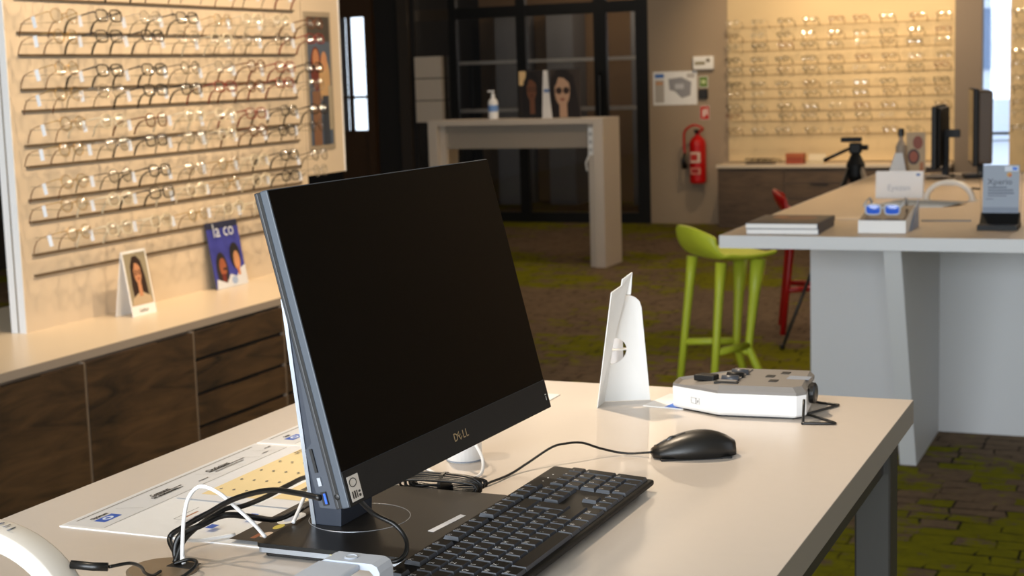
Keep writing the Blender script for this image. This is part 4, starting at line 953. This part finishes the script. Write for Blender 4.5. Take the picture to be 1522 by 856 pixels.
B().prism([(-.04, 0), (-.037, 0), (-.019, .37), (-.022, .37)], .003, .03, 'y').obj('side_wing', 'card_grey', ws)
B().box(-.02, .025, -.001, 0, .20, .225).obj('blue_band', C((90, 120, 170)), ws)
bh = thing('brochure_pockets', 'three stacked white brochure pockets on the glass partition', 'brochure holder', (-7.08, YF-.01, 1.02))
for k in range(3):
    B().box(-.15, .15, -.06, 0, .003+.225*k, .218+.225*k).obj('pocket', mat('pocket_white', (208, 196, 180), .6), bh)

# ------------------------------------------------------------------ extinguisher wall
exg = thing('fire_extinguisher', 'red fire extinguisher hanging on the painted wall', 'fire extinguisher', (-4.235, YF-.105, .40))
B().lathe([(0, 0), (.070, 0), (.078, .012), (.08, .03), (.08, .37), (.07, .41), (.045, .44), (.022, .455), (.022, .475), (0, .475)], 24).obj('cylinder', 'ext_red', exg, smooth=False)
B().box(-.02, .02, -.03, .02, .475, .50).box(-.012, .012, -.09, .01, .50, .512).obj('valve', 'black_plastic', exg)
B().tube(spline([(.02, -.02, .485), (.06, -.03, .52), (-.02, -.05, .555), (-.11, -.04, .50), (-.125, -.03, .40), (-.12, -.03, .28)], 6), .011, 8).obj('hose', 'ext_red', exg, smooth=True)
B().tube([(-.12, -.03, .29), (-.135, -.03, .22), (-.12, -.03, .14)], [.012, .022, .030], 10).obj('horn', 'black_rubber', exg, smooth=True)
exl = printed('label', [(rect(-.05, .05, .20, .30), (226, 200, 180)), (rect(-.045, .02, .22, .28), (190, 40, 30)), (rect(-.05, .05, .09, .15), (214, 150, 130)), (rect(-.04, .03, .10, .14), (170, 30, 24))], exg, (0, -.081, 0)); exl['kind'] = 'stuff'
B().box(-.03, .03, .075, .105, .30, .36).obj('bracket', 'black_plastic', exg)
def plate(name, label, cat, x0, x1, z0, z1, shapes, th=.004, base='white'):
    t = thing(name, label, cat, ((x0+x1)/2, YF, z0)); w, h = x1-x0, z1-z0
    B().box(-w/2, w/2, -th, 0, 0, h).obj('board', base, t)
    printed('print', [([(u_*w/2, v_*h/2) for u_, v_ in p], c_) for p, c_ in shapes], t, (0, -th, h/2)); return t
plate('evacuation_plan', 'white evacuation plan with a blue heading beside the extinguisher signs', 'notice', -4.70, -4.262, 1.145, 1.465, [(rect(-.92, -.5, .62, .86), (70, 118, 190)), (rect(-.92, -.5, -.85, .5), (178, 172, 164)), (rect(-.88, -.55, .2, .4), (200, 150, 110)), ([(-.3, .55), (.3, .65), (.75, .35), (.7, -.45), (.3, -.6), (.0, -.2), (-.25, -.1)], (150, 150, 154)), (rect(.0, .4, -.05, .25), (196, 198, 204)), (rect(.55, .9, .6, .85), (190, 186, 182))])
plate('exit_sign', 'small green pictogram sign beside the evacuation plan', 'sign', -4.24, -4.155, 1.305, 1.41, [(rect(-.9, .9, -.9, .9), (96, 130, 40)), (rect(-.5, .5, -.3, .35), (200, 214, 160))])
plate('call_point', 'small black square plate under the green sign', 'plate', -4.24, -4.155, 1.20, 1.29, [(rect(-.8, .8, -.8, .8), (40, 40, 42))], .03, 'black_plastic')
plate('extinguisher_sign', 'small red sign with white pictogram above the extinguisher', 'sign', -4.235, -4.145, 1.00, 1.13, [(rect(-.95, .95, -.95, .95), (196, 40, 26)), (rect(-.4, .0, -.6, .5), (236, 226, 216)), (rect(.2, .6, -.3, .6), (236, 226, 216))])
abx = thing('alarm_box', 'white alarm sounder box above the green sign', 'alarm', (-4.187, YF, 1.475))
B().box(-.10, .10, -.05, 0, 0, .125).obj('case', 'white', abx, bevel=.008)
B().lathe([(0, 0), (.02, 0), (.02, .004), (0, .004)], 14, M4=Matrix.Translation((.05, -.05, .085)) @ Matrix.Rotation(PI/2, 4, 'X')).obj('beacon', C((120, 110, 90)), abx)
B().box(-.08, .02, -.052, -.05, .045, .075).obj('label', C((150, 140, 110)), abx)

# far cabinets
fw_ = thing('far_worktop', 'cream worktop below the far frame display', 'worktop', (-2.65, YF-.15, .557))
B().box(-1.345, .785, -.17, .15, 0, .03).obj('slab', 'counter', fw_)
fs = [-3.99, -3.36, -2.71, -2.06, -1.87]
for i, (a, b_) in enumerate(zip(fs, fs[1:])):
    t = thing('far_cabinet', '%s oak cabinet under the far worktop, counted from the extinguisher' % ORD[i], 'cabinet', ((a+b_)/2, YF-.28, 0), 0, 'oak cabinets under the far worktop'); w = (b_-a)/2
    B().box(-w+.001, w-.001, 0, .28, 0, .557).obj('body', 'carcass', t)
    if i % 2 == 0: dd_ = [(.012, .548)]
    else: dd_ = [(.012, .135), (.143, .27), (.278, .41), (.418, .548)]
    for z0, z1 in dd_:
        d = B().box(-w+.004, w-.004, -.018, 0, z0, z1).obj('door' if len(dd_) == 1 else 'drawer', 'wood_far', t)
        B().box(-.08, .08, -.03, -.018, z1-.006, z1-.001).obj('handle', 'metal_dark', d)
CZ = .587
t = thing('glasses_tray', 'dark wicker tray of sunglasses on the far worktop', 'tray', (-3.60, YF-.2, CZ))
B().box(-.13, .13, -.06, .06, 0, .015).obj('tray', 'brown_plastic', t)
for k in range(4): place('sunglasses', far_mesh(1), t, (-.09+.06*k, .02, .032), (0, 0, -PI/2))
t = thing('small_red_box', 'small red-brown gift box on the far worktop', 'box', (-3.27, YF-.2, CZ))
B().box(-.08, .08, -.05, .05, 0, .09).obj('box', C((150, 66, 36)), t); B().box(-.083, .083, -.053, .053, .06, .095).obj('lid', C((172, 92, 52)), t)
t = thing('glass_case', 'pale open spectacle case beside the red-brown box', 'case', (-3.08, YF-.2, CZ))
B().prism([(-.05, 0), (.05, 0), (.055, .03), (-.055, .03)], -.08, .08, 'x').obj('shell', 'clear_acetate', t); B().prism([(.05, .03), (.056, .03), (.075, .085), (.068, .085)], -.08, .08, 'x').obj('flap', 'clear_acetate', t)
